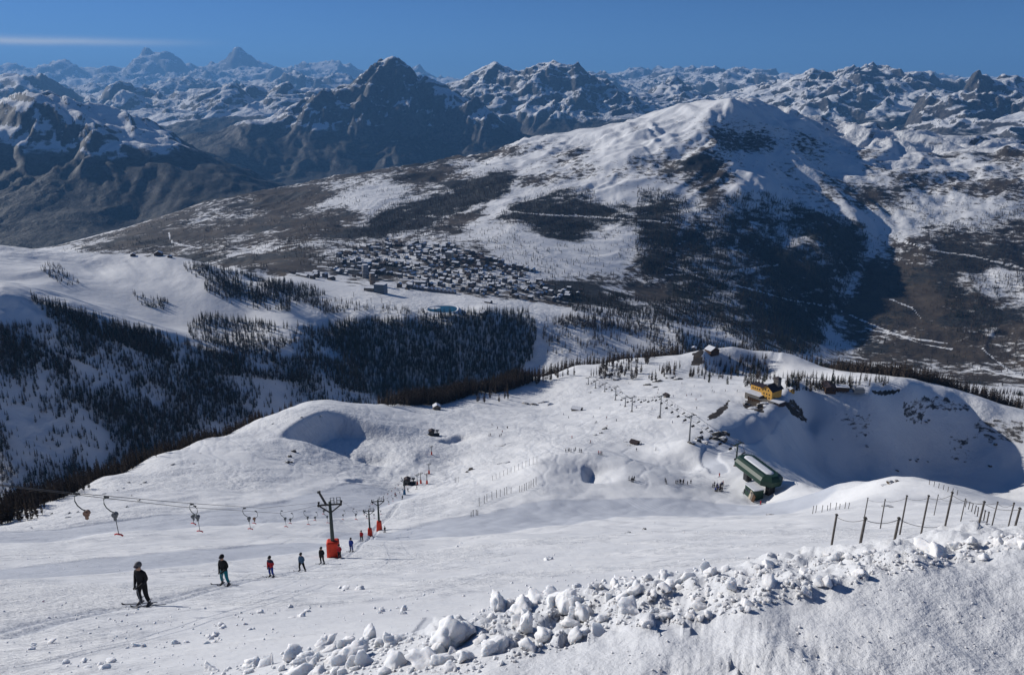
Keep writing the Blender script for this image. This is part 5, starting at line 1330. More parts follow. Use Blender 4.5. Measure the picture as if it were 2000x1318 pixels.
# ------------------------------------------------------------------ rocks
def rock_mat(name, a, b_):
    m, t = new_mat(name); b = NB(t)
    pos = b.n("ShaderNodeNewGeometry")
    nz = b.noise(pos.outputs[0], 0.8, 8, 0.7)
    sn = b.n("ShaderNodeSeparateXYZ", {0: pos.outputs[1]}).outputs[2]
    c = b.mix(b.ramp(nz, 0.35, 0.65), a, b_)
    f = b.ramp(b.math('ADD', sn, b.math('MULTIPLY', b.noise(pos.outputs[0], 0.45, 6, 0.7), 0.9)), 1.18, 1.30)
    c = b.mix(f, c, SNOW)
    bp = b.n("ShaderNodeBump", {"Strength": 1.0, "Distance": 0.35, "Height": b.noise(pos.outputs[0], 1.6, 8, 0.7)}).outputs[0]
    b.finish(c, 0.9, bp, 0.1)
    return m
M_RGREY = rock_mat("grey_rock", (0.055, 0.053, 0.052), (0.145, 0.138, 0.128)); M_RBRN = rock_mat("brown_rock", (0.075, 0.058, 0.042), (0.175, 0.135, 0.095))
def rock_mesh(seed, mat, flat=0.6):
    r = random.Random(seed)
    bm = bmesh.new(); bmesh.ops.create_icosphere(bm, subdivisions=3, radius=1.0)
    cuts = [(Vector((r.gauss(0, 1), r.gauss(0, 1), r.gauss(0, .7))).normalized(), r.uniform(.45, .85)) for _ in range(13)]
    for v in bm.verts:
        for n, d in cuts:
            q = v.co.dot(n) - d
            if q > 0: v.co -= n * q * 0.93
        p = v.co * 1.7
        v.co *= 1 + 0.14 * float(gnoise(np.array([p.x + seed]), np.array([p.y + p.z * 1.3]), 900)[0]) + 0.05 * float(gnoise(np.array([p.x * 4]), np.array([p.y * 4 + p.z * 5]), 901)[0])
        v.co.z *= flat
    me = bpy.data.meshes.new("rock"); bm.to_mesh(me); bm.free(); me.materials.append(mat)
    return me
ROCKS = {M_RGREY: [rock_mesh(k, M_RGREY, .55 + .1 * k) for k in range(4)], M_RBRN: [rock_mesh(10 + k, M_RBRN, .5 + .1 * k) for k in range(3)]}
def outcrop(lumps, label, mat=M_RGREY, name="rock_outcrop", cat="rock"):
    """several fractured blocks in one ledge: (px, py, half width px, flat, tilt)"""
    P0 = hit(lumps[0][0], lumps[0][1])
    if len(lumps) == 1:
        e = None
    else:
        e = empty(name, P0); prop(e, label, cat)
    for i, (px, py, w, fl, tilt) in enumerate(lumps):
        P = hit(px, py); s = w * depth_of(P) / F0
        o = bpy.data.objects.new("block" if e else name, crnd.choice(ROCKS[mat])); COL.objects.link(o)
        o.location = (P - P0) if e else P
        o.scale = (s, s * 0.8, s * fl); o.rotation_euler = (crnd.uniform(-.2, .2), tilt, crnd.uniform(-.5, .5))
        if e: o.parent = e
        else: prop(o, label, cat)
outcrop([(1362, 862, 14, .8, .1), (1352, 866, 9, .6, .3), (1376, 866, 12, .6, -.2), (1368, 856, 8, 1.1, 0)], "dark grey rock outcrop at the foot of the near chairlift pylon")
outcrop([(1404, 852, 15, 1.0, .1), (1412, 860, 13, .8, 0), (1396, 858, 10, .8, -.3), (1388, 842, 8, .7, .2), (1418, 848, 10, .8, .4)], "craggy grey rock between chairlift pylons above the groomed bend")
outcrop([(573, 882, 9, .6, -.5), (566, 892, 6, .9, -.6), (561, 904, 8, .8, -.5), (568, 903, 5, 1, -.3)], "narrow dark rock rib on the sunny flank of the left hill")
outcrop([(1040, 790, 14, .5, 0), (1025, 788, 10, .6, 0), (1062, 786, 16, .4, .1), (1075, 790, 12, .4, 0)], "brown rocky bluff beneath the larches behind the ski hill", M_RBRN)
outcrop([(1740, 943, 13, .6, 0), (1752, 940, 8, .6, .2), (1728, 947, 8, .5, -.1)], "tan rock slab on top of the snowy knoll behind the fence", M_RBRN)
outcrop([(1733, 988, 15, .35, .25), (1742, 990, 10, .3, .3)], "dark wedge of rock by the tall fence posts")
outcrop([(1915, 1021, 20, .32, .2), (1900, 1018, 9, .3, .1), (1930, 1024, 9, .3, .3)], "flat dark rock poking through snow behind the tall fence")
outcrop([(1227, 1040, 8, .7, 0)], "smaller grey boulder left of the pair on the open snow", name="boulder", cat="boulder")
outcrop([(1259, 1034, 7, 1.0, 0)], "rounder boulder with a snow tail on the open snow", name="boulder", cat="boulder")
outcrop([(1506, 1005, 9, .35, 0)], "flat grey stone at the edge of the groomed lane", name="boulder", cat="boulder")
outcrop([(988, 904, 11, .4, -.2), (976, 906, 6, .5, -.1)], "dark ledge with a wooden board, left of the snow dome")
outcrop([(920, 917, 8, .8, -.7), (912, 922, 5, .7, -.8)], "narrow rock fin edging the bright snow fin")
outcrop([(980, 868, 15, .25, -.15), (992, 866, 8, .3, -.1)], "long low brown rock on the slope below the tent-roofed hut", M_RBRN)
outcrop([(1265, 752, 10, .5, -.3), (1285, 745, 12, .5, -.3), (1310, 738, 14, .6, -.2), (1325, 741, 12, .6, 0), (1280, 756, 8, .5, 0)], "dark larch-topped crags above the upper piste")
outcrop([(1170, 738, 10, .5, -.2), (1190, 733, 12, .5, -.3), (1205, 741, 10, .5, 0)], "dark crags among the larch clump left of the pistes")
outcrop([(1182, 838, 7, .9, -.5), (1172, 846, 8, .4, -.6), (1160, 850, 9, .3, -.5)], "rock rib on the left edge of the bright snow mound")
outcrop([(1240, 869, 11, .35, 0), (1226, 870, 8, .35, -.1), (1222, 863, 5, .4, -.3)], "flat brown rocks below the log hut", M_RBRN)
outcrop([(1470, 798, 14, .7, 0), (1484, 796, 12, .9, 0), (1458, 790, 10, .6, 0), (1492, 788, 10, .8, 0)], "brown rock face holding up the terrace of the yellow hut", M_RBRN)
outcrop([(1548, 796, 9, .6, .6), (1558, 806, 9, .6, .7), (1564, 818, 8, .6, .8), (1540, 787, 7, .5, .5)], "dark rock rib dropping into shade below the hut road")
for k, (px, py, w, lab) in enumerate(((255, 968, 5, "small dark rock on the sunlit flank, upper one of two"), (245, 990, 7, "dark slanting rock ledge beside the retracted tow bars"), (270, 978, 7, "dark flat rock right of the slanting ledge"), (150, 1000, 6, "brown stone near the foot of the larches"), (100, 1003, 5, "small ochre stone beside the path"), (604, 905, 5, "small dark stone right of the rock rib"), (420, 838, 4, "dark stone high on the left hill flank"), (531, 828, 5, "dark stone under the hill's summit"), (588, 815, 5, "dark stone on the rim left of the shaded bowl"), (625, 813, 6, "flat stones on the rim above the shaded bowl"))):
    outcrop([(px, py, w, .4, -.5)], lab, name="boulder", cat="boulder")
for k in range(26):   # stones scattered along the left crest and the shaded bowl
    if k < 14: px = crnd.uniform(60, 420); py = 1028 - px * 0.43 + 22 + crnd.uniform(0, 18); lab, grp = "small dark stone among the ledges of the left crest", "stones on the left crest"
    else: px = crnd.uniform(1620, 1980); py = crnd.uniform(800, 920); lab, grp = "small dark rock in the shaded snow bowl under the ridge", "rocks in the shaded bowl"
    P = hit(px, py); s = crnd.uniform(2.5, 6) * depth_of(P) / F0
    o = bpy.data.objects.new("boulder", crnd.choice(ROCKS[M_RGREY])); COL.objects.link(o); o.location = P; o.scale = (s * 1.3, s, s * .6); o.rotation_euler = (0, -.3, crnd.uniform(0, 6))
    prop(o, lab, "rock", grp)

# ------------------------------------------------------------------ chairlift
def chair_pylon(P, h, rz, label, mat=M_STEEL):
    e = empty("chairlift_pylon", P, rz); prop(e, label, "lift pylon", "chairlift pylons")
    MB().box((0, 0, 0.1), (1.5, 1.5, 0.7), M_STONE, bev=0.1).obj("footing", e)
    MB().tube([(0, 0, 0), (0, 0, h)], [0.42, 0.26], mat, 10).obj("post", e)
    MB().box((0, 0, h), (5.6, 0.4, 0.45), mat).obj("crossarm", e)
    for s in (-1, 1):
        MB().box((2.6 * s, 0, h + 0.15), (0.3, 2.8, 0.3), M_DARK).obj("sheave_train", e)
        MB().tube([(2.2 * s, 0.5, h + .2), (2.2 * s, 0.5, h + 1.3), (0.9 * s, 0.5, h + 1.3), (0.9 * s, 0.5, h + .2)], 0.06, M_DARK, 4).obj("railing", e)
    m = MB()
    for s in (-.22, .22): m.tube([(0.5, s, 0.8), (0.36, s, h)], 0.035, M_DARK, 4)
    m.obj("ladder", e)
    return e
CPY = [(1437, 910, 868, "green chairlift pylon next to the green station", M_GREEN), (1346, 864, 814, "tall grey chairlift pylon beside the dark rock outcrop", M_STEEL), (1289, 816, 775, "tall grey chairlift pylon standing alone in the middle of the wide piste", M_STEEL),
       (1234, 804, 777, "grey chairlift pylon, right one of the twin pair", M_STEEL), (1221, 794, 777, "grey chairlift pylon, left one of the twin pair", M_STEEL), (1202, 781, 757, "chairlift pylon above the twin pair", M_STEEL), (1181, 765, 750, "chairlift pylon below the larch clump", M_STEEL), (1163, 758, 744, "slim chairlift pylon beside the larch clump", M_STEEL), (1149, 751, 741, "smallest chairlift pylon in front of the larches", M_STEEL)]
CT = []
for px, py, pt, lab, mat in CPY:
    P = hit(px, py); h = min(max((py - pt) * depth_of(P) / F0 / 0.9, 7), 15)
    chair_pylon(P, h, math.radians(38), lab, mat); CT.append(P + Vector((0, 0, h + 0.3)))
side = Vector((math.cos(math.radians(38)), math.sin(math.radians(38)), 0)) * 2.6
STN = hit(1478, 948)
line = [STN + Vector((-3, 6, 7.5))] + CT
for s, lab in ((-1, "chairlift cable on the valley side of the pylons"), (1, "chairlift cable on the hut side of the pylons")):
    pts = [line[0] + side * s]
    for a, b_ in zip(line[:-1], line[1:]): pts += catenary(a + side * s, b_ + side * s, 1.2, 5)[1:]
    cable_thing("lift_cable", pts, 0.06, lab)
def chair_proto():
    e = empty("lift_chair", (0, 0, 0))
    MB().tube([(0, 0, 0.15), (0, 0, -0.1), (0, 0.35, -0.5), (0, 0.35, -2.0)], 0.06, M_DARK, 6).obj("hanger_arm", e)
    MB().box((0, 0.05, -2.55), (2.2, 0.5, 0.10), M_BLACK, bev=0.03).obj("seat", e)
    MB().box((0, 0.32, -2.2), (2.2, 0.10, 0.65), M_BLACK, bev=0.03).obj("backrest", e)
    MB().tube([(-1.1, 0.3, -2.5), (-1.1, 0.35, -1.9), (1.1, 0.35, -1.9), (1.1, 0.3, -2.5)], 0.05, M_DARK, 5).obj("frame", e)
    MB().tube([(-0.9, -0.25, -2.5), (-0.9, -0.3, -2.95), (0.9, -0.3, -2.95), (0.9, -0.25, -2.5)], 0.035, M_DARK, 5).obj("footrest", e)
    return e
ch0 = chair_proto(); first = True
for i, (a, b_) in enumerate(zip(line[:-1], line[1:])):
    n = (2, 5, 5, 4, 1, 2, 2, 1, 1)[i]
    for k in range(n):
        for s in (-1, 1):
            t = (k + (0.5 if s > 0 else 0.25)) / n
            A_, B_ = a + side * s, b_ + side * s
            P = A_.lerp(B_, t) - Vector((0, 0, 1.2 * 4 * t * (1 - t)))
            o = ch0 if first else copy_tree(ch0)
            first = False
            o.location = P; o.rotation_euler = (0, 0, math.radians(38 + (180 if s > 0 else 0)))
            where = ("between the green station and the green pylon", "between the green pylon and the rock outcrop", "over the wide piste, below the lone tall pylon", "between the lone tall pylon and the twin pair", "at the twin pylons", "above the twin pylons", "below the larch clump", "beside the larch clump", "in front of the larches")[i]
            prop(o, "empty dark four-seat lift chair hanging " + where, "lift chair", "lift chairs " + where)

# ------------------------------------------------------------------ green lift station
def station():
    rz = math.radians(17)
    e = empty("lift_station", STN, rz); prop(e, "dark green rounded chairlift station with snow on its roof", "lift station")
    L, Wd, hh = 24.0, 10.0, 4.2
    def capsule(z0, z1, l, w, mat, n=10, dz=0):
        m = MB(); mi = m._mi(mat)
        def ring(z, l, w):
            r = w / 2; pts = []
            for k in range(n + 1):
                a = -math.pi / 2 + math.pi * k / n; pts.append((math.cos(a) * r * 0.7, (l / 2 - r * 0.7) if False else 0, 0))
            out_ = []
            c = w * 0.30
            for x, y in ((-w / 2, -l / 2 + c), (-w / 2 + c, -l / 2), (w / 2 - c, -l / 2), (w / 2, -l / 2 + c), (w / 2, l / 2 - c), (w / 2 - c, l / 2), (-w / 2 + c, l / 2), (-w / 2, l / 2 - c)):
                out_.append(m.bm.verts.new((x, y, z)))
            return out_
        return m, ring
    m, ring = capsule(0, 0, L, Wd, M_GREEN)
    rs = [ring(5.0, L * 0.95, Wd * 0.9), ring(5.6, L, Wd), ring(7.2, L, Wd), ring(8.3, L * 0.93, Wd * 0.82), ring(8.9, L * 0.86, Wd * 0.62)]
    for a, b_ in zip(rs[:-1], rs[1:]):
        for k in range(8): m.bm.faces.new((a[k], a[(k + 1) % 8], b_[(k + 1) % 8], b_[k]))
    m.bm.faces.new(rs[0][::-1]); m.bm.faces.new(rs[-1])
    m.obj("shell", e)
    m, ring = capsule(0, 0, L, Wd, M_SNOWC)
    rs = [ring(8.86, L * 0.72, Wd * 0.36), ring(9.1, L * 0.70, Wd * 0.33), ring(9.2, L * 0.6, Wd * 0.22)]
    for a, b_ in zip(rs[:-1], rs[1:]):
        for k in range(8): m.bm.faces.new((a[k], a[(k + 1) % 8], b_[(k + 1) % 8], b_[k]))
    m.bm.faces.new(rs[0][::-1]); m.bm.faces.new(rs[-1])
    m.obj("roof_snow", e, True)
    for y in (-8.5, 6.5):
        MB().box((0, y, 2.2), (2.6, 2.6, 6.0), M_DARK, bev=0.15).obj("leg", e)
    MB().box((-5.6, -6.5, 1.4), (4.2, 6.2, 4.4), M_GREEN, bev=0.1).obj("control_cabin", e)
    MB().box((-5.6, -6.5, 3.75), (4.8, 6.8, 0.35), M_SNOWC, bev=0.08).obj("cabin_roof_snow", e)
    for y in (-8.2, -6.5, -4.8): MB().box((-7.74, y, 1.9), (0.08, 1.2, 1.1), M_GLASS).obj("window", e)
    for k, q in enumerate((M_WOODB, M_STONE, M_CREAM)):
        MB().box((-8.6 + k * .5, -10.6 + k * 1.6, 0.9), (0.25, 1.5, 4.0), q, rx=0.35, bev=0.05).obj("mattress", e)
    for y in (-10, 10): MB().box((0, y * 1.12, 6.4), (Wd * 0.5, 0.15, 0.9), M_DARK).obj("vent", e)
    m = MB()
    for y in np.linspace(-9, 9, 10): m.tube([(2.4, y, 8.9), (2.4, y, 9.9)], 0.05, M_DARK, 4)
    m.tube([(2.4, -9, 9.9), (2.4, 9, 9.9)], 0.05, M_DARK, 4).obj("roof_railing", e)
station()

# ------------------------------------------------------------------ huts
def gable(m, w, l, h, rh, mat, over=0.5):
    m.prism([(-w / 2 - over, h), (0, h + rh), (w / 2 + over, h), (w / 2 + over, h + 0.25), (0, h + rh + 0.3), (-w / 2 - over, h + 0.25)], -l / 2 - over, l / 2 + over, mat)
def house_parts(e, w, l, h, rh, wall, roofm, snow=True, wins=((-1, 2), (1, 2)), door=True, base=None):
    MB().prism([(-w / 2, -1.5), (w / 2, -1.5), (w / 2, h), (0, h + rh), (-w / 2, h)], -l / 2, l / 2, wall).obj("wall", e)
    m = MB(); gable(m, w, l, h, rh, roofm); r = m.obj("roof", e)
    if snow:
        m = MB(); m.prism([(-w / 2 - .3, h + .32), (0, h + rh + .34), (w / 2 + .3, h + .32), (w / 2 + .2, h + .62), (0, h + rh + .62), (-w / 2 - .2, h + .62)], -l / 2 - .3, l / 2 + .3, M_SNOWC); m.obj("roof_snow", e)
    for s, n in wins:
        for k in range(n):
            x = w * (k + 0.5) / n - w / 2
            f = MB().box((x, s * (l / 2 + 0.03), h * 0.55), (w / n * .42, 0.08, h * 0.34), M_WOODB).obj("window", e)
            MB().box((0, s * 0.05, 0), (w / n * .34, 0.06, h * 0.28), M_GLASS).obj("pane", f).location = (x, s * (l / 2 + 0.03), h * 0.55)
    if door: MB().box((w * 0.28, -l / 2 - 0.04, 1.0), (1.0, 0.1, 2.0), M_WOODB).obj("door", e)
def hut(px, py, wpx, rz, label, wall=M_WOODB, roofm=M_ROOFD, ratio=1.1, hh=0.42, snow=True, name="mountain_hut"):
    P = hit(px, py); w = wpx * depth_of(P) / F0
    e = empty(name, P, rz); prop(e, label, "hut")
    house_parts(e, w, w * ratio, w * hh, w * 0.28, wall, roofm, snow)
    return e
hut(1240, 868, 13, 0.9, "brown log hut on the flank of the bright snow mound", snow=False)
hut(1127, 802, 14, 1.1, "low stone hut half buried in snow above the wide piste", M_STONE, M_ROOFD, 1.3, 0.3)
hut(1302, 776, 9, 0.3, "dark rounded shelter behind the lone tall pylon", M_STONE, M_ROOFD, 1.0, 0.6, False)
hut(853, 800, 14, 0.2, "dark little hut on the skyline of the ski hill", M_STONE, M_ROOFD, 0.9, 0.5, True)
hut(1390, 690, 22, 0.5, "snow-capped hut on the rise above the ski way", M_WOODB, M_ROOFD, 0.8, 0.35, True)
hut(1546, 764, 9, 0.1, "tiny yellow kiosk beside the yellow hut", M_YEL, M_ROOFD, 0.9, 0.45, True, "kiosk")
def lift_hut(px, py, s, label):
    P = hit(px, py); e = empty("lift_hut", P, 0.1, s); prop(e, label, "lift hut")
    MB().box((0, 0, 0.6), (7.0, 4.5, 0.5), M_DARK).obj("platform", e)
    MB().box((-1.2, 0.3, 2.0), (3.2, 3.0, 2.6), M_DARK, bev=0.1).obj("wall", e)
    m = MB().prism([(-1.9, 0), (0, 0.9), (1.9, 0)], -1.8, 1.8, M_ROOFD, 0, (-1.2, 0.3, 3.3)); m.obj("roof", e)
    MB().box((-1.2, -1.24, 2.2), (1.2, 0.08, 0.9), M_GLASS).obj("window", e)
    for x in (1.3, 2.2, 3.1): MB().tube([(x, -1.5, 0.8), (x, -1.5, 2.2)], 0.06, M_DARK, 5).obj("railing_post", e)
    MB().tube([(1.0, -1.5, 2.1), (3.4, -1.5, 2.1)], 0.05, M_DARK, 5).obj("handrail", e)
    for x, z in ((0.9, 4.4), (1.6, 4.0)): MB().tube([(x, 0.6, 0.8), (x, 0.6, z)], 0.09, M_DARK, 6).obj("mast", e)
    MB().tube([(2.2, 0.4, 3.1), (2.2, 0.4, 3.3)], 1.1, M_DARK, 14).obj("bull_wheel", e)
    MB().tube([(2.2, 0.4, 0.8), (2.2, 0.4, 3.1)], 0.25, M_PYL, 8).obj("wheel_post", e)
lift_hut(847, 851, 1.05, "black drag-lift top hut with railings at the head of the netted snow lane")
lift_hut(800, 946, 0.85, "dark drag-lift machinery hut behind the blue-footed pylon")
def yellow_hut():
    P = hit(1492, 776); e = empty("yellow_hut", P, math.radians(-52)); prop(e, "large yellow mountain hut with dark roof and stair tower on the knoll", "building")
    k = depth_of(P) / F0                     # metres per pixel there
    w = 60 * k
    def win(xs, y, z, sx=0.9, sz=1.2, par=e):
        for x in xs:
            f = MB().box((x, y, z), (sx, 0.10, sz), M_WOODB).obj("window", par); MB().box((x, y - 0.05, z), (sx * .75, 0.06, sz * .8), M_GLASS).obj("pane", f)
    MB().prism([(-4.6, -2), (4.6, -2), (4.6, 8.6), (0, 12.2), (-4.6, 8.6)], -6.5, 6.5, M_YEL, 0, (5, 2, 0)).obj("main_block", e)
    m = MB(); m.prism([(-5.6, 8.0), (0, 12.35), (5.6, 8.0), (5.6, 8.4), (0, 12.8), (-5.6, 8.4)], -7.3, 7.3, M_ROOFD, 0, (5, 2, 0)); m.obj("roof", e)
    MB().box((-7.5, 3.5, 3.2), (10.0, 7.0, 8.4), M_YEL).obj("side_wing", e)
    MB().box((-7.5, 3.5, 7.55), (10.8, 7.8, 0.35), M_ROOFD).obj("wing_roof", e)
    MB().box((6.5, 6.0, 13.0), (4.2, 4.2, 6.5), M_STONE, bev=0.1).obj("stair_tower", e)
    m = MB().box((6.5, 6.0, 16.6), (5.0, 5.0, 1.0), M_ROOFD, taper=0.55); m.obj("tower_roof", e)
    win((2.6, 5, 7.4), -4.56, 5.4); win((3.8, 6.2), -4.56, 8.6); win((2.6, 5, 7.4), -4.56, 2.6)
    win((-10.5, -8.5, -6.5, -4.5), -0.06, 5.2, 0.9, 1.3); win((5.6, 7.4), 3.86, 14.2, 0.7, 0.9)
    MB().box((-4.5, -5.0, 0.9), (13, 8.5, 4.6), M_STONE, bev=0.1).obj("terrace_block", e)
    MB().box((-4.5, -4.8, 3.35), (13.4, 8.4, 0.4), M_SNOWC, bev=0.1).obj("terrace_snow", e)
    MB().box((4, -9.2, -0.2), (22, 3.2, 3.2), M_WOODB).obj("terrace_deck", e)
    MB().box((4, -8.6, 1.7), (21, 4.4, 0.3), M_STEEL, rx=0.12).obj("terrace_roof", e)
    for x in np.linspace(-6.5, 14.5, 12): MB().tube([(x, -10.9, -3.0), (x, -10.9, 1.6)], 0.12, M_WOODB, 5).obj("terrace_post", e)
    for z in (0.5, 1.0): MB().tube([(-6.5, -10.95, z), (14.5, -10.95, z)], 0.06, M_WOODB, 4).obj("handrail", e)
    MB().box((14.5, -3.5, 0.4), (8, 8, 4.0), M_ROOFD, bev=0.1).obj("annex", e)
    MB().box((14.5, -3.5, 2.55), (8.4, 8.4, 0.35), M_SNOWC).obj("annex_snow", e)
yellow_hut()
def restaurant():
    P = hit(1618, 760); e = empty("mountain_restaurant", P, math.radians(-8)); prop(e, "dark wooden mountain restaurant behind the crowd on the ridge", "building")
    house_parts(e, 8.5, 15, 3.4, 1.6, M_WOODB, M_ROOFD, False)
    for o in [c for c in bpy.data.objects if c.parent == e]: o.rotation_euler = (0, 0, 0)
    MB().box((11, 1, 1.2), (10, 7, 3.6), M_WOODB, bev=0.1).obj("terrace_wing", e)
    MB().box((11, 1, 3.15), (10.8, 7.8, 0.4), M_SNOWC, bev=0.1).obj("wing_snow", e)
    MB().box((24, -1, 0.6), (9, 5, 4.0), M_STEEL, bev=0.5).obj("dome_tent", e)
restaurant()
P_ = hit(1650, 768); e_ = empty("information_board", P_); prop(e_, "dark notice board on two legs below the restaurant crowd", "sign")
MB().box((0, 0, 2.2), (2.2, 0.12, 1.4), M_DARK).obj("panel", e_)
for s in (-.8, .8): MB().tube([(s, 0, -.3), (s, 0, 2.0)], 0.06, M_DARK, 5).obj("leg", e_)

# piste hill: huts on the crest, snow fences of the terrain park
hut(310, 499, 15, 0.2, "broad dark hut on the crest of the far piste hill", M_WOODB, M_ROOFD, 0.7, 0.3, True)
hut(260, 500, 9, 0.3, "small dark hut left of the broad hut on the far piste hill", M_WOODB, M_ROOFD, 0.8, 0.35, True)
hut(332, 503, 7, -0.2, "tiny hut right of the broad hut on the far piste hill", M_WOODB, M_ROOFD, 0.9, 0.35, True)
hut(954, 592, 9, 1.0, "pale shed at the end of the plateau beside the pond", M_STONE, M_ROOFD, 1.5, 0.4, True)
hut(945, 613, 16, 0.9, "long low lift building at the lip of the dark wood", M_STONE, M_ROOFD, 0.5, 0.2, True)
for k, (px, py) in enumerate(((635, 578), (640, 592), (691, 580), (725, 592), (746, 592), (654, 591), (688, 592), (717, 596), (762, 598))):
    P = hit(px, py); o = MB().tube([(0, 0, -1), (0, 0, 11)], [0.5, 0.35], M_DARK, 6).box((0, 0, 11), (5, 0.6, 0.5), M_DARK).obj("valley_lift_pylon"); o.location = P
    prop(o, "thin lift pylon on the snowfield below the town", "lift pylon", "pylons on the town snowfield")
# ------------------------------------------------------------------ the town and its pond
TMATS = [simple_mat("town_plaster", c, 0.85, 0.15, 0.2) for c in ((0.16, 0.13, 0.11), (0.26, 0.23, 0.20), (0.11, 0.085, 0.065), (0.20, 0.16, 0.12), (0.32, 0.30, 0.27), (0.14, 0.14, 0.15))]
def town_house(k, w, l, h, rh, floors):
    wall = TMATS[k % 6]; m = MB()
    m.prism([(-w / 2, -4), (w / 2, -4), (w / 2, h), (0, h + rh), (-w / 2, h)], -l / 2, l / 2, wall)
    m.prism([(-w / 2 - .8, h - .1), (0, h + rh + .2), (w / 2 + .8, h - .1), (w / 2 + .8, h + .5), (0, h + rh + .8), (-w / 2 - .8, h + .5)], -l / 2 - .8, l / 2 + .8, M_SNOWC if k % 3 else M_ROOFD)
    for f in range(floors):                 # window bands set into the wall
        z = h * (f + 0.55) / floors
        n = max(2, int(w / 4))
        for i in range(n):
            x = w * (i + .5) / n - w / 2
            for s in (-1, 1): m.box((x, s * (l / 2 + .02), z), (w / n * .5, 0.3, h / floors * .5), M_GLASS)
        n = max(2, int(l / 4))
        for i in range(n):
            y = l * (i + .5) / n - l / 2
            for s in (-1, 1): m.box((s * (w / 2 + .02), y, z), (0.3, l / n * .5, h / floors * .5), M_GLASS)
    return m.mesh("town_house")
trnd = random.Random(21)
HOUSES = [town_house(k, trnd.uniform(9, 16), trnd.uniform(10, 22), (5.5, 8, 11, 7, 6, 13)[k % 6], trnd.uniform(1.8, 3.2), (2, 3, 4, 2, 2, 4)[k % 6]) for k in range(12)]
placed = []
def houses(n, poly, label, group, gap, big=False, s0=0.62, s1=0.95):
    xs = [p[0] for p in poly]; ys = [p[1] for p in poly]; c = 0; tr = 0
    while c < n and tr < n * 60:
        tr += 1
        px, py = trnd.uniform(min(xs), max(xs)), trnd.uniform(min(ys), max(ys))
        if not inpoly(np.array([px]), np.array([py]), poly)[0]: continue
        P = hit(px, py, 1500)
        if any((P - q).length < gap for q in placed): continue
        placed.append(P)
        me = HOUSES[trnd.choice((1, 2, 3, 5, 8, 9, 11) if big else range(12))]
        o = bpy.data.objects.new("town_house", me); COL.objects.link(o); o.location = P
        o.rotation_euler = (0, 0, math.radians(-25 + trnd.choice((0, 90)) + trnd.uniform(-12, 12))); s = trnd.uniform(s0, s1); o.scale = (s, s, s)
        k = HOUSES.index(me)
        look = ("brown", "grey", "dark brown", "tan", "pale", "slate grey")[k % 6] + (" low" if (2, 3, 4, 2, 2, 4)[k % 6] == 2 else " tall") + (" dark-roofed " if k % 3 == 0 else " ")
        prop(o, look + label.replace(" with snowy roof", ""), "house", group); c += 1
houses(85, [(770, 560), (860, 545), (960, 540), (1060, 550), (1130, 565), (1150, 580), (1080, 590), (960, 580), (870, 572), (790, 568)], "apartment house with snowy roof in the front rows of the town facing the plateau", "front rows of the town", 14, True)
houses(120, [(640, 525), (720, 500), (840, 505), (960, 520), (1040, 540), (960, 545), (850, 545), (740, 545), (660, 540)], "house with snowy roof in the crowded middle of the town", "middle of the town", 14)
houses(75, [(640, 500), (760, 470), (880, 480), (960, 505), (1000, 525), (880, 510), (760, 500), (680, 515)], "chalet among trees on the slope above the town", "upper chalets", 20, False, 0.75, 1.05)
houses(14, [(840, 505), (920, 500), (940, 520), (860, 525)], "large block on the upper edge of the town", "blocks on the upper edge", 22, True, 0.8, 1.15)
houses(10, [(945, 510), (1030, 525), (1060, 530), (1000, 533)], "house in the row under the bright snowfield above the town", "row under the snowfield", 22, False, 0.9, 1.1)
houses(9, [(560, 530), (640, 540), (650, 548), (600, 545)], "low house at the plateau end of the town", "houses at the plateau end", 22, False, 0.8, 1.0)
houses(6, [(1350, 688), (1500, 690), (1590, 700), (1450, 700)], "lone farmhouse down in the valley behind the wooded hill", "valley farmhouses", 30, False, 0.7, 1.0)
def tower(px, py, ptop, wpx, mat, label, floors):
    P = hit(px, py, 1500); k = depth_of(P) / F0; h = (py - ptop) * k; r = wpx * k / 2
    e = empty("round_tower", P); prop(e, label, "tower")
    MB().tube([(0, 0, -5), (0, 0, h)], r, mat, 20).obj("wall", e)
    MB().tube([(0, 0, h), (0, 0, h + 1.2)], r * 0.93, M_SNOWC, 20).obj("roof_snow", e)
    for f in range(floors):
        z = h * (f + .6) / floors
        for q in range(14):
            a = math.pi * (q / 13.0) + math.pi
            o = MB().box((0, 0, 0), (r * .2, 0.3, h / floors * .42), M_GLASS).obj("window", e)
            o.location = (math.cos(a) * r * 1.005, math.sin(a) * r * 1.005, z); o.rotation_euler = (0, 0, a + math.pi / 2)
tower(714, 543, 517, 12.5, simple_mat("tower_white", (0.42, 0.42, 0.43), 0.8, 0.1, 0.2), "tall pale round tower at the left end of the town", 9)
tower(728, 556, 533, 11, simple_mat("tower_beige", (0.26, 0.20, 0.15), 0.8, 0.1, 0.2), "beige round tower just in front of the pale one", 8)
def block(px, py, w, h, l, mat, label, rz, floors, name="hotel_block"):
    P = hit(px, py, 1500); e = empty(name, P, rz); prop(e, label, "building")
    MB().box((0, 0, h / 2 - 2), (w, l, h + 4), mat).obj("wall", e)
    MB().box((0, 0, h + .35), (w * 1.02, l * 1.02, .7), M_SNOWC).obj("roof_snow", e)
    for f in range(floors):
        MB().box((0, -l / 2 - .05, h * (f + .55) / floors), (w * .92, .3, h / floors * .4), M_GLASS).obj("window_band", e)
block(744, 572, 27, 22, 18, simple_mat("blue_glass_wall", (0.05, 0.10, 0.17), 0.4, 0.1, .2), "blue-grey hotel block at the edge of the plateau below the towers", -0.3, 6)
block(822, 560, 26, 14, 14, TMATS[4], "long white hotel block in the front row of the town", -0.15, 4)
block(878, 505, 22, 20, 16, M_CREAM, "cream castle-like hotel on the upper edge of the town", -0.4, 5)
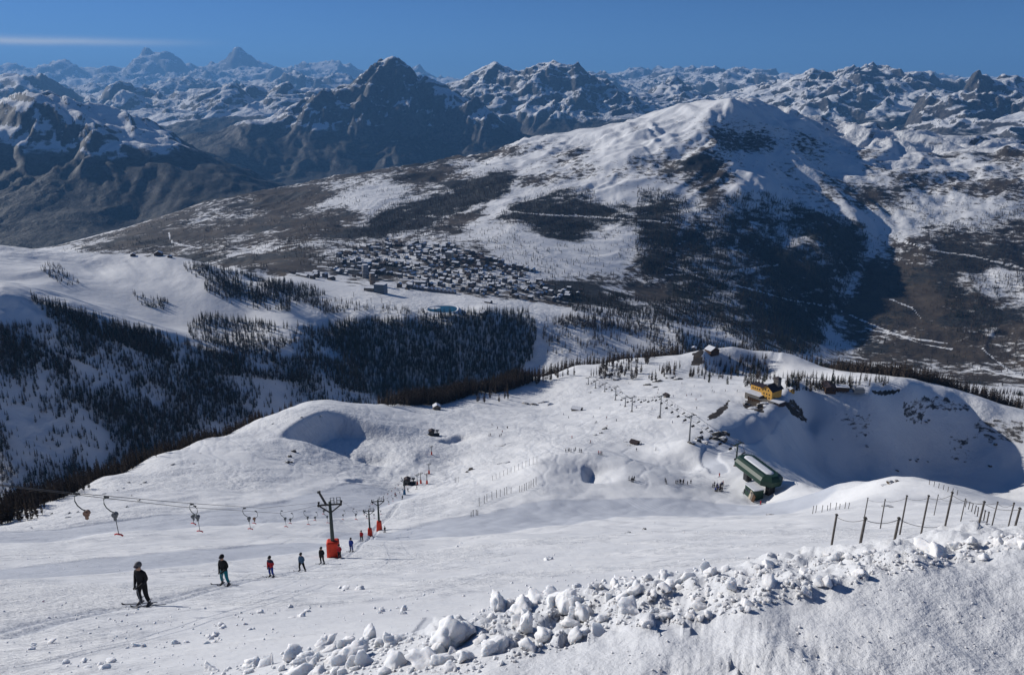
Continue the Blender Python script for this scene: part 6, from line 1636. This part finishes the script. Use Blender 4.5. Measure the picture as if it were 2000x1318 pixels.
block(722, 568, 24, 8, 14, TMATS[3], "low brown lift building under the towers", -0.2, 2)
def terrace(px0, py0, px1, py1, n):
    A, B = hit(px0, py0, 1500), hit(px1, py1, 1500)
    e = empty("chalet_terrace", A); prop(e, "long row of joined chalets with zigzag snowy gables along the plateau", "building")
    for k in range(n):
        P = A.lerp(B, (k + .5) / n) - A; w = (B - A).length / n; rz = math.atan2((B - A).y, (B - A).x)
        MB().prism([(-w / 2, -4), (w / 2, -4), (w / 2, 5), (0, 9), (-w / 2, 5)], -5, 5, TMATS[5], rz, P).obj("chalet", e)
        MB().prism([(-w / 2, 5), (0, 9.1), (w / 2, 5), (w / 2, 5.8), (0, 10), (-w / 2, 5.8)], -5.5, 5.5, M_SNOWC, rz, P).obj("gable_roof", e)
terrace(795, 562, 890, 574, 13)
def pond():
    Cc = hit(862, 607, 1500); m = MB(); bm = m.bm
    m_w, t = new_mat("pond_water"); b = NB(t)
    nz = b.noise(b.n("ShaderNodeNewGeometry").outputs[0], 0.12, 4)
    b.finish(b.mix(b.ramp(nz, .35, .65), (0.004, 0.045, 0.065), (0.008, 0.075, 0.095)), 0.08, None, 0.5)
    a_, b_, c_, d_ = hit(836, 608, 1500), hit(893, 608, 1500), hit(858, 603.5, 1500), hit(872, 612.5, 1500)
    ctr = (a_ + b_) / 2; rx = (b_ - a_).length / 2; ry = abs(c_.y - d_.y) / 2
    ry = min(max(ry, 14), 30)
    zz = max(float(ground(ctr.x + rx * .9 * math.cos(q), ctr.y + ry * .9 * math.sin(q))) for q in np.linspace(0, 6.28, 24)) + 0.4
    def ring(f, z): return [(ctr.x + f * rx * math.copysign(abs(math.cos(q)) ** .8, math.cos(q)), ctr.y + f * ry * math.copysign(abs(math.sin(q)) ** .8, math.sin(q)) + 2 * math.sin(2 * q), z) for q in np.linspace(0, 2 * math.pi, 40, endpoint=False)]
    m.mats.append(m_w)
    bm.faces.new([bm.verts.new(p) for p in ring(1.0, zz)])
    o = m.obj("pond_water"); o["kind"] = "structure"
    m = MB(); mi = m._mi(M_SNOWC)
    rs = [[m.bm.verts.new(p) for p in ring(f, z)] for f, z in ((0.93, zz - 1.2), (1.04, zz + 1.0), (1.12, zz + 1.2), (1.3, zz - 5))]
    for a, c in zip(rs[:-1], rs[1:]):
        for k in range(40): m.bm.faces.new((a[k], a[(k + 1) % 40], c[(k + 1) % 40], c[k]))
    o = m.obj("pond_bank", None, True); o["kind"] = "structure"
    ic = MB(); mi = ic._mi(M_SNOWC)
    pts = [(ctr.x - rx * .62 + rx * .40 * math.cos(q) * (1 + .25 * math.sin(3 * q)), ctr.y + ry * .35 + ry * .3 * math.sin(q), zz + 0.06) for q in np.linspace(0, 2 * math.pi, 22, endpoint=False)]
    lo = [ic.bm.verts.new((p[0], p[1], zz - .2)) for p in pts]; hi = [ic.bm.verts.new(p) for p in pts]
    ic.bm.faces.new(hi)
    for k in range(22): ic.bm.faces.new((lo[k], lo[(k + 1) % 22], hi[(k + 1) % 22], hi[k]))
    prop(ic.obj("ice_sheet"), "white ice sheet floating in the teal pond", "ice")
pond()
# ------------------------------------------------------------------ broken snow on the ploughed bank
def snow_mat(name):
    m, t = new_mat(name); b = NB(t)
    tc = b.n("ShaderNodeNewGeometry").outputs[0]
    n1 = b.noise(tc, 9.0, 7, 0.65); n2 = b.noise(tc, 1.6, 4)
    c = b.mix(b.ramp(n2, .3, .7), (0.80, 0.81, 0.835), (0.87, 0.87, 0.88))
    bp = b.n("ShaderNodeBump", {"Strength": 0.55, "Distance": 0.03, "Height": b.math('ADD', n1, b.math('MULTIPLY', b.noise(tc, 38.0, 4), .3))}).outputs[0]
    p = b.finish(c, 0.7, bp, 0.15)
    p.inputs["Subsurface Weight"].default_value = 0.6; p.inputs["Subsurface Radius"].default_value = (0.9, 1.0, 1.1); p.inputs["Subsurface Scale"].default_value = 0.05
    return m
M_CHUNK = snow_mat("broken_snow")
def chunk_mesh(seed, flat=0.7, sub=3, soft=0.5, k=1.0):
    r = random.Random(seed)
    bm = bmesh.new(); bmesh.ops.create_icosphere(bm, subdivisions=sub, radius=1.0)
    cuts = [(Vector((r.gauss(0, 1), r.gauss(0, 1), r.gauss(0, .8))).normalized(), r.uniform(.30, .8)) for _ in range(12)]
    co = np.array([v.co for v in bm.verts])
    for n, d in cuts:
        q = co @ np.array(n) - d
        co -= np.outer(np.where(q > 0, q * (0.75 + .2 * soft), 0), np.array(n))
    s1 = gnoise(co[:, 0] * 1.3 + seed * 3.1, co[:, 1] * 1.3 + co[:, 2] * 1.1, 940); s2 = gnoise(co[:, 0] * 3.6 + seed, co[:, 1] * 3.6 - co[:, 2] * 2.9, 941); s3 = gnoise(co[:, 0] * 9 + seed, co[:, 1] * 9 + co[:, 2] * 8, 942)
    co *= (1 + k * 0.30 * s1 + k * 0.14 * s2 + k * 0.06 * s3)[:, None]
    co[:, 2] *= flat
    for v, c in zip(bm.verts, co): v.co = c
    me = bpy.data.meshes.new("snow_chunk"); bm.to_mesh(me); bm.free(); me.materials.append(M_CHUNK); me.shade_smooth()
    return me
CH = [chunk_mesh(k, 0.45 + 0.12 * (k % 5), 4, 0.95 if k % 2 else 0.6, 0.6 if k % 2 else 1.2) for k in range(16)]
CHS = [chunk_mesh(50 + k, 0.7, 1) for k in range(5)]
krnd = random.Random(77)
nchunk = 0
def chunk(px, py, w, label, group, me=None, fl=None, sink=0.5, sx=1.0):
    """w: half width in photograph pixels"""
    P = hit(px, py); s = w * depth_of(P) / F0
    o = bpy.data.objects.new("snow_chunk", me or krnd.choice(CH)); COL.objects.link(o)
    f = fl or krnd.uniform(.75, 1.1)
    o.location = P + Vector((0, 0, s * f * 0.62 - s * sink)); o.scale = (s * sx, s * krnd.uniform(.75, 1.05), s * f)
    o.rotation_euler = (krnd.uniform(-.4, .4), krnd.uniform(-.4, .4), krnd.uniform(0, 6.28))
    prop(o, label, "snow chunk", group)
    return o
BIG = [(872, 1262, 50, 1.2, "largest upright slab of broken snow, leaning over its own blue shadow"), (905, 1240, 40, 1.1, "rounded head of snow on top of the leaning slab"), (840, 1290, 48, .8, "broad block of snow at the foot of the leaning slab"),
       (1050, 1170, 52, .6, "long flat snow block with dark upper edge behind the debris"), (975, 1190, 34, 1.1, "pale snow block at the left end of the long flat one"), (1105, 1180, 34, 1.3, "rounded snow boulder at the right end of the long flat block"), (1040, 1205, 44, .45, "flat plate of snow lying in front of the long block"), (1030, 1232, 26, 1.4, "upright wedge of snow below the flat plate"),
       (1822, 1085, 38, 1.1, "smooth bright snow boulder under the short fence post"), (1868, 1068, 20, 1.1, "small snow block right of the smooth bright boulder"), (1200, 1145, 18, 1.0, "squarish snow block at the crest of the debris"), (1240, 1140, 22, .8, "bright snow block beside the squarish one on the crest"), (1300, 1128, 24, .7, "flattened snow block on the highest part of the debris crest"),
       (700, 1275, 34, .9, "large snow lump left of the leaning slab"), (600, 1290, 36, .8, "wide snow lump in the left part of the debris"), (500, 1300, 34, .7, "outermost large snow lump at the left end of the debris"), (640, 1258, 24, 1.0, "snow block standing at the debris edge toward the open slope"), (760, 1262, 26, 1.2, "angular snow block close by the leaning slab"),
       (420, 1308, 26, .6, "low snow lump where the debris meets the open slope"), (1960, 1062, 26, .6, "broad snow lump under the last fence post"), (1700, 1082, 18, .8, "round snow lump below the low rope fence"), (1620, 1100, 14, .8, "small round lump below the first thick post")]
for i_, (px, py, w, f, lab) in enumerate(BIG): chunk(px, py, w, lab, None, chunk_mesh(200 + i_, 0.7, 4, 0.6, 1.6), f)
def chunks(n, poly, w0, w1, label, group):
    xs = [p[0] for p in poly]; ys = [p[1] for p in poly]; c = 0
    while c < n:
        px, py = krnd.uniform(min(xs), max(xs)), krnd.uniform(min(ys), max(ys))
        if not inpoly(np.array([px]), np.array([py]), poly)[0]: continue
        w_ = w0 + (w1 - w0) * krnd.random() ** 2; f_ = krnd.uniform(.6, 1.25)
        chunk(px, py, w_, ("large " if w_ > w0 + .45 * (w1 - w0) else "small " if w_ < w0 + .1 * (w1 - w0) else "middling ") + ("flat " if f_ < .8 else "upright " if f_ > 1.05 else "roundish ") + label, group, None, f_); c += 1
Z1 = [(390, 1318), (560, 1272), (720, 1245), (830, 1240), (960, 1300), (930, 1318)]
Z2 = [(930, 1205), (960, 1180), (1090, 1150), (1200, 1132), (1240, 1200), (1130, 1262), (980, 1300), (930, 1260)]
Z3 = [(1200, 1130), (1300, 1115), (1420, 1108), (1560, 1090), (1640, 1140), (1500, 1188), (1300, 1222), (1220, 1230)]
Z4 = [(1560, 1088), (1700, 1075), (1860, 1062), (2000, 1040), (2000, 1075), (1850, 1105), (1660, 1140)]
chunks(85, Z1, 7, 36, "broken snow lump in the debris left of the leaning slab", "snow debris left of the slab")
chunks(85, Z2, 7, 36, "broken snow lump in the debris around the long flat block", "snow debris around the flat block")
chunks(95, Z3, 6, 28, "broken snow lump on the debris crest above the packed bank", "snow debris on the crest")
chunks(34, Z4, 6, 26, "broken snow lump below the rope fences", "snow debris below the fences")
# clods on the open slope
for cx, cy, n, w, lab, grp in ((672, 1146, 5, 16, "clod of snow in the heap on the open slope behind the debris", "clod heap on the slope"), (765, 1190, 8, 14, "clod of snow in the cluster between open slope and debris", "clods before the debris"), (580, 1198, 7, 14, "clod of snow in the scattered band down the open slope", "clods in the scattered band"), (505, 1197, 2, 13, "pointed clod of snow alone on the open slope", "pointed clods"), (400, 1252, 8, 13, "clod of snow in the streak under the riders", "clods under the riders"), (290, 1265, 6, 12, "clod of snow in the streak under the riders", "clods under the riders"), (170, 1300, 9, 18, "clod of snow in the heap at the slope's lower left", "clods lower down"), (1070, 1092, 3, 9, "clod of snow alone far out on the open slope", "lone clods"), (900, 1065, 2, 8, "snow-capped tussock on the open slope", "tussocks"), (430, 1225, 5, 12, "clod of snow in the streak under the riders", "clods under the riders"), (60, 1255, 5, 12, "clod of snow beside the tow track", "clods beside the track")):
    for k in range(n): chunk(cx + krnd.gauss(0, 26 if n > 3 else 8), cy + krnd.gauss(0, 6 if n > 3 else 2), w * krnd.uniform(.35, 1.0), lab, grp, None, krnd.uniform(.5, .9), 0.35)
# crumbs: too many to count
def crumbs():
    P = []; sc = []
    def add(n, poly, a, b_):
        xs = [p[0] for p in poly]; ys = [p[1] for p in poly]; c = 0
        while c < n:
            px, py = krnd.uniform(min(xs), max(xs)), krnd.uniform(min(ys), max(ys))
            if not inpoly(np.array([px]), np.array([py]), poly)[0]: continue
            Q = hit(px, py); P.append(Q); sc.append((a + (b_ - a) * krnd.random() ** 3) * depth_of(Q) / F0); c += 1
    for z, n in ((Z1, 600), (Z2, 700), (Z3, 800), (Z4, 400)): add(n, z, 1.2, 8)
    add(700, [(0, 1170), (500, 1190), (900, 1150), (1300, 1090), (1600, 1080), (1250, 1110), (900, 1230), (400, 1318), (0, 1318)], 0.8, 5)
    add(260, [(900, 1300), (1300, 1230), (1650, 1150), (2000, 1090), (2000, 1318), (950, 1318)], 0.8, 5)
    add(400, [(0, 1060), (600, 1110), (1300, 1010), (1600, 1080), (1200, 1110), (500, 1190), (0, 1170)], 0.5, 2.6)
    base = [np.array([v.co for v in m.vertices]) for m in CHS]; fb = [np.array([p.vertices[:] for p in m.polygons]) for m in CHS]
    vs, fs, o = [], [], 0
    for Q, s in zip(P, sc):
        k = krnd.randrange(5); a = krnd.uniform(0, 6.28); c, sn = math.cos(a), math.sin(a)
        b3 = base[k] * s; R = np.stack((b3[:, 0] * c - b3[:, 1] * sn, b3[:, 0] * sn + b3[:, 1] * c, b3[:, 2]), -1) + np.array(Q) + np.array((0, 0, s * .25))
        vs.append(R); fs.append(fb[k] + o); o += len(R)
    v = np.concatenate(vs); f = np.concatenate(fs)
    me = bpy.data.meshes.new("snow_crumbs"); me.vertices.add(len(v)); me.vertices.foreach_set("co", v.astype(np.float32).ravel())
    me.loops.add(f.size); me.loops.foreach_set("vertex_index", f.astype(np.int32).ravel()); me.polygons.add(len(f)); me.polygons.foreach_set("loop_start", np.arange(0, f.size, 3, dtype=np.int32))
    me.update(); me.shade_smooth(); me.materials.append(M_CHUNK)
    ob = bpy.data.objects.new("snow_crumbs", me); COL.objects.link(ob); prop(ob, "small crumbs of broken snow strewn over the slope and bank", "snow crumbs", None, "stuff")
crumbs()
# ------------------------------------------------------------------ the air: one box of thin even haze
def haze_box():
    zlo = float(Z.min()) - 5.0
    me = bpy.data.meshes.new("haze"); bm = bmesh.new()
    bmesh.ops.create_cube(bm, size=1.0)
    for v in bm.verts:
        v.co = Vector((v.co.x * 110000, v.co.y * 72000 + 33000, zlo if v.co.z < 0 else float(Z.max()) + 20))
    bm.to_mesh(me); bm.free()
    m, t = new_mat("haze_air"); b = NB(t)
    vol = b.n("ShaderNodeVolumePrincipled", {"Color": (0.20, 0.50, 1.0, 1), "Density": HAZE, "Anisotropy": 0.1})
    b.n("ShaderNodeOutputMaterial", {1: vol.outputs[0]})
    me.materials.append(m)
    o = bpy.data.objects.new("haze", me); COL.objects.link(o); o["kind"] = "stuff"
    o["label"] = "thin blue haze filling the valleys"; o["category"] = "haze"
HAZE = 2.7e-5
haze_box()
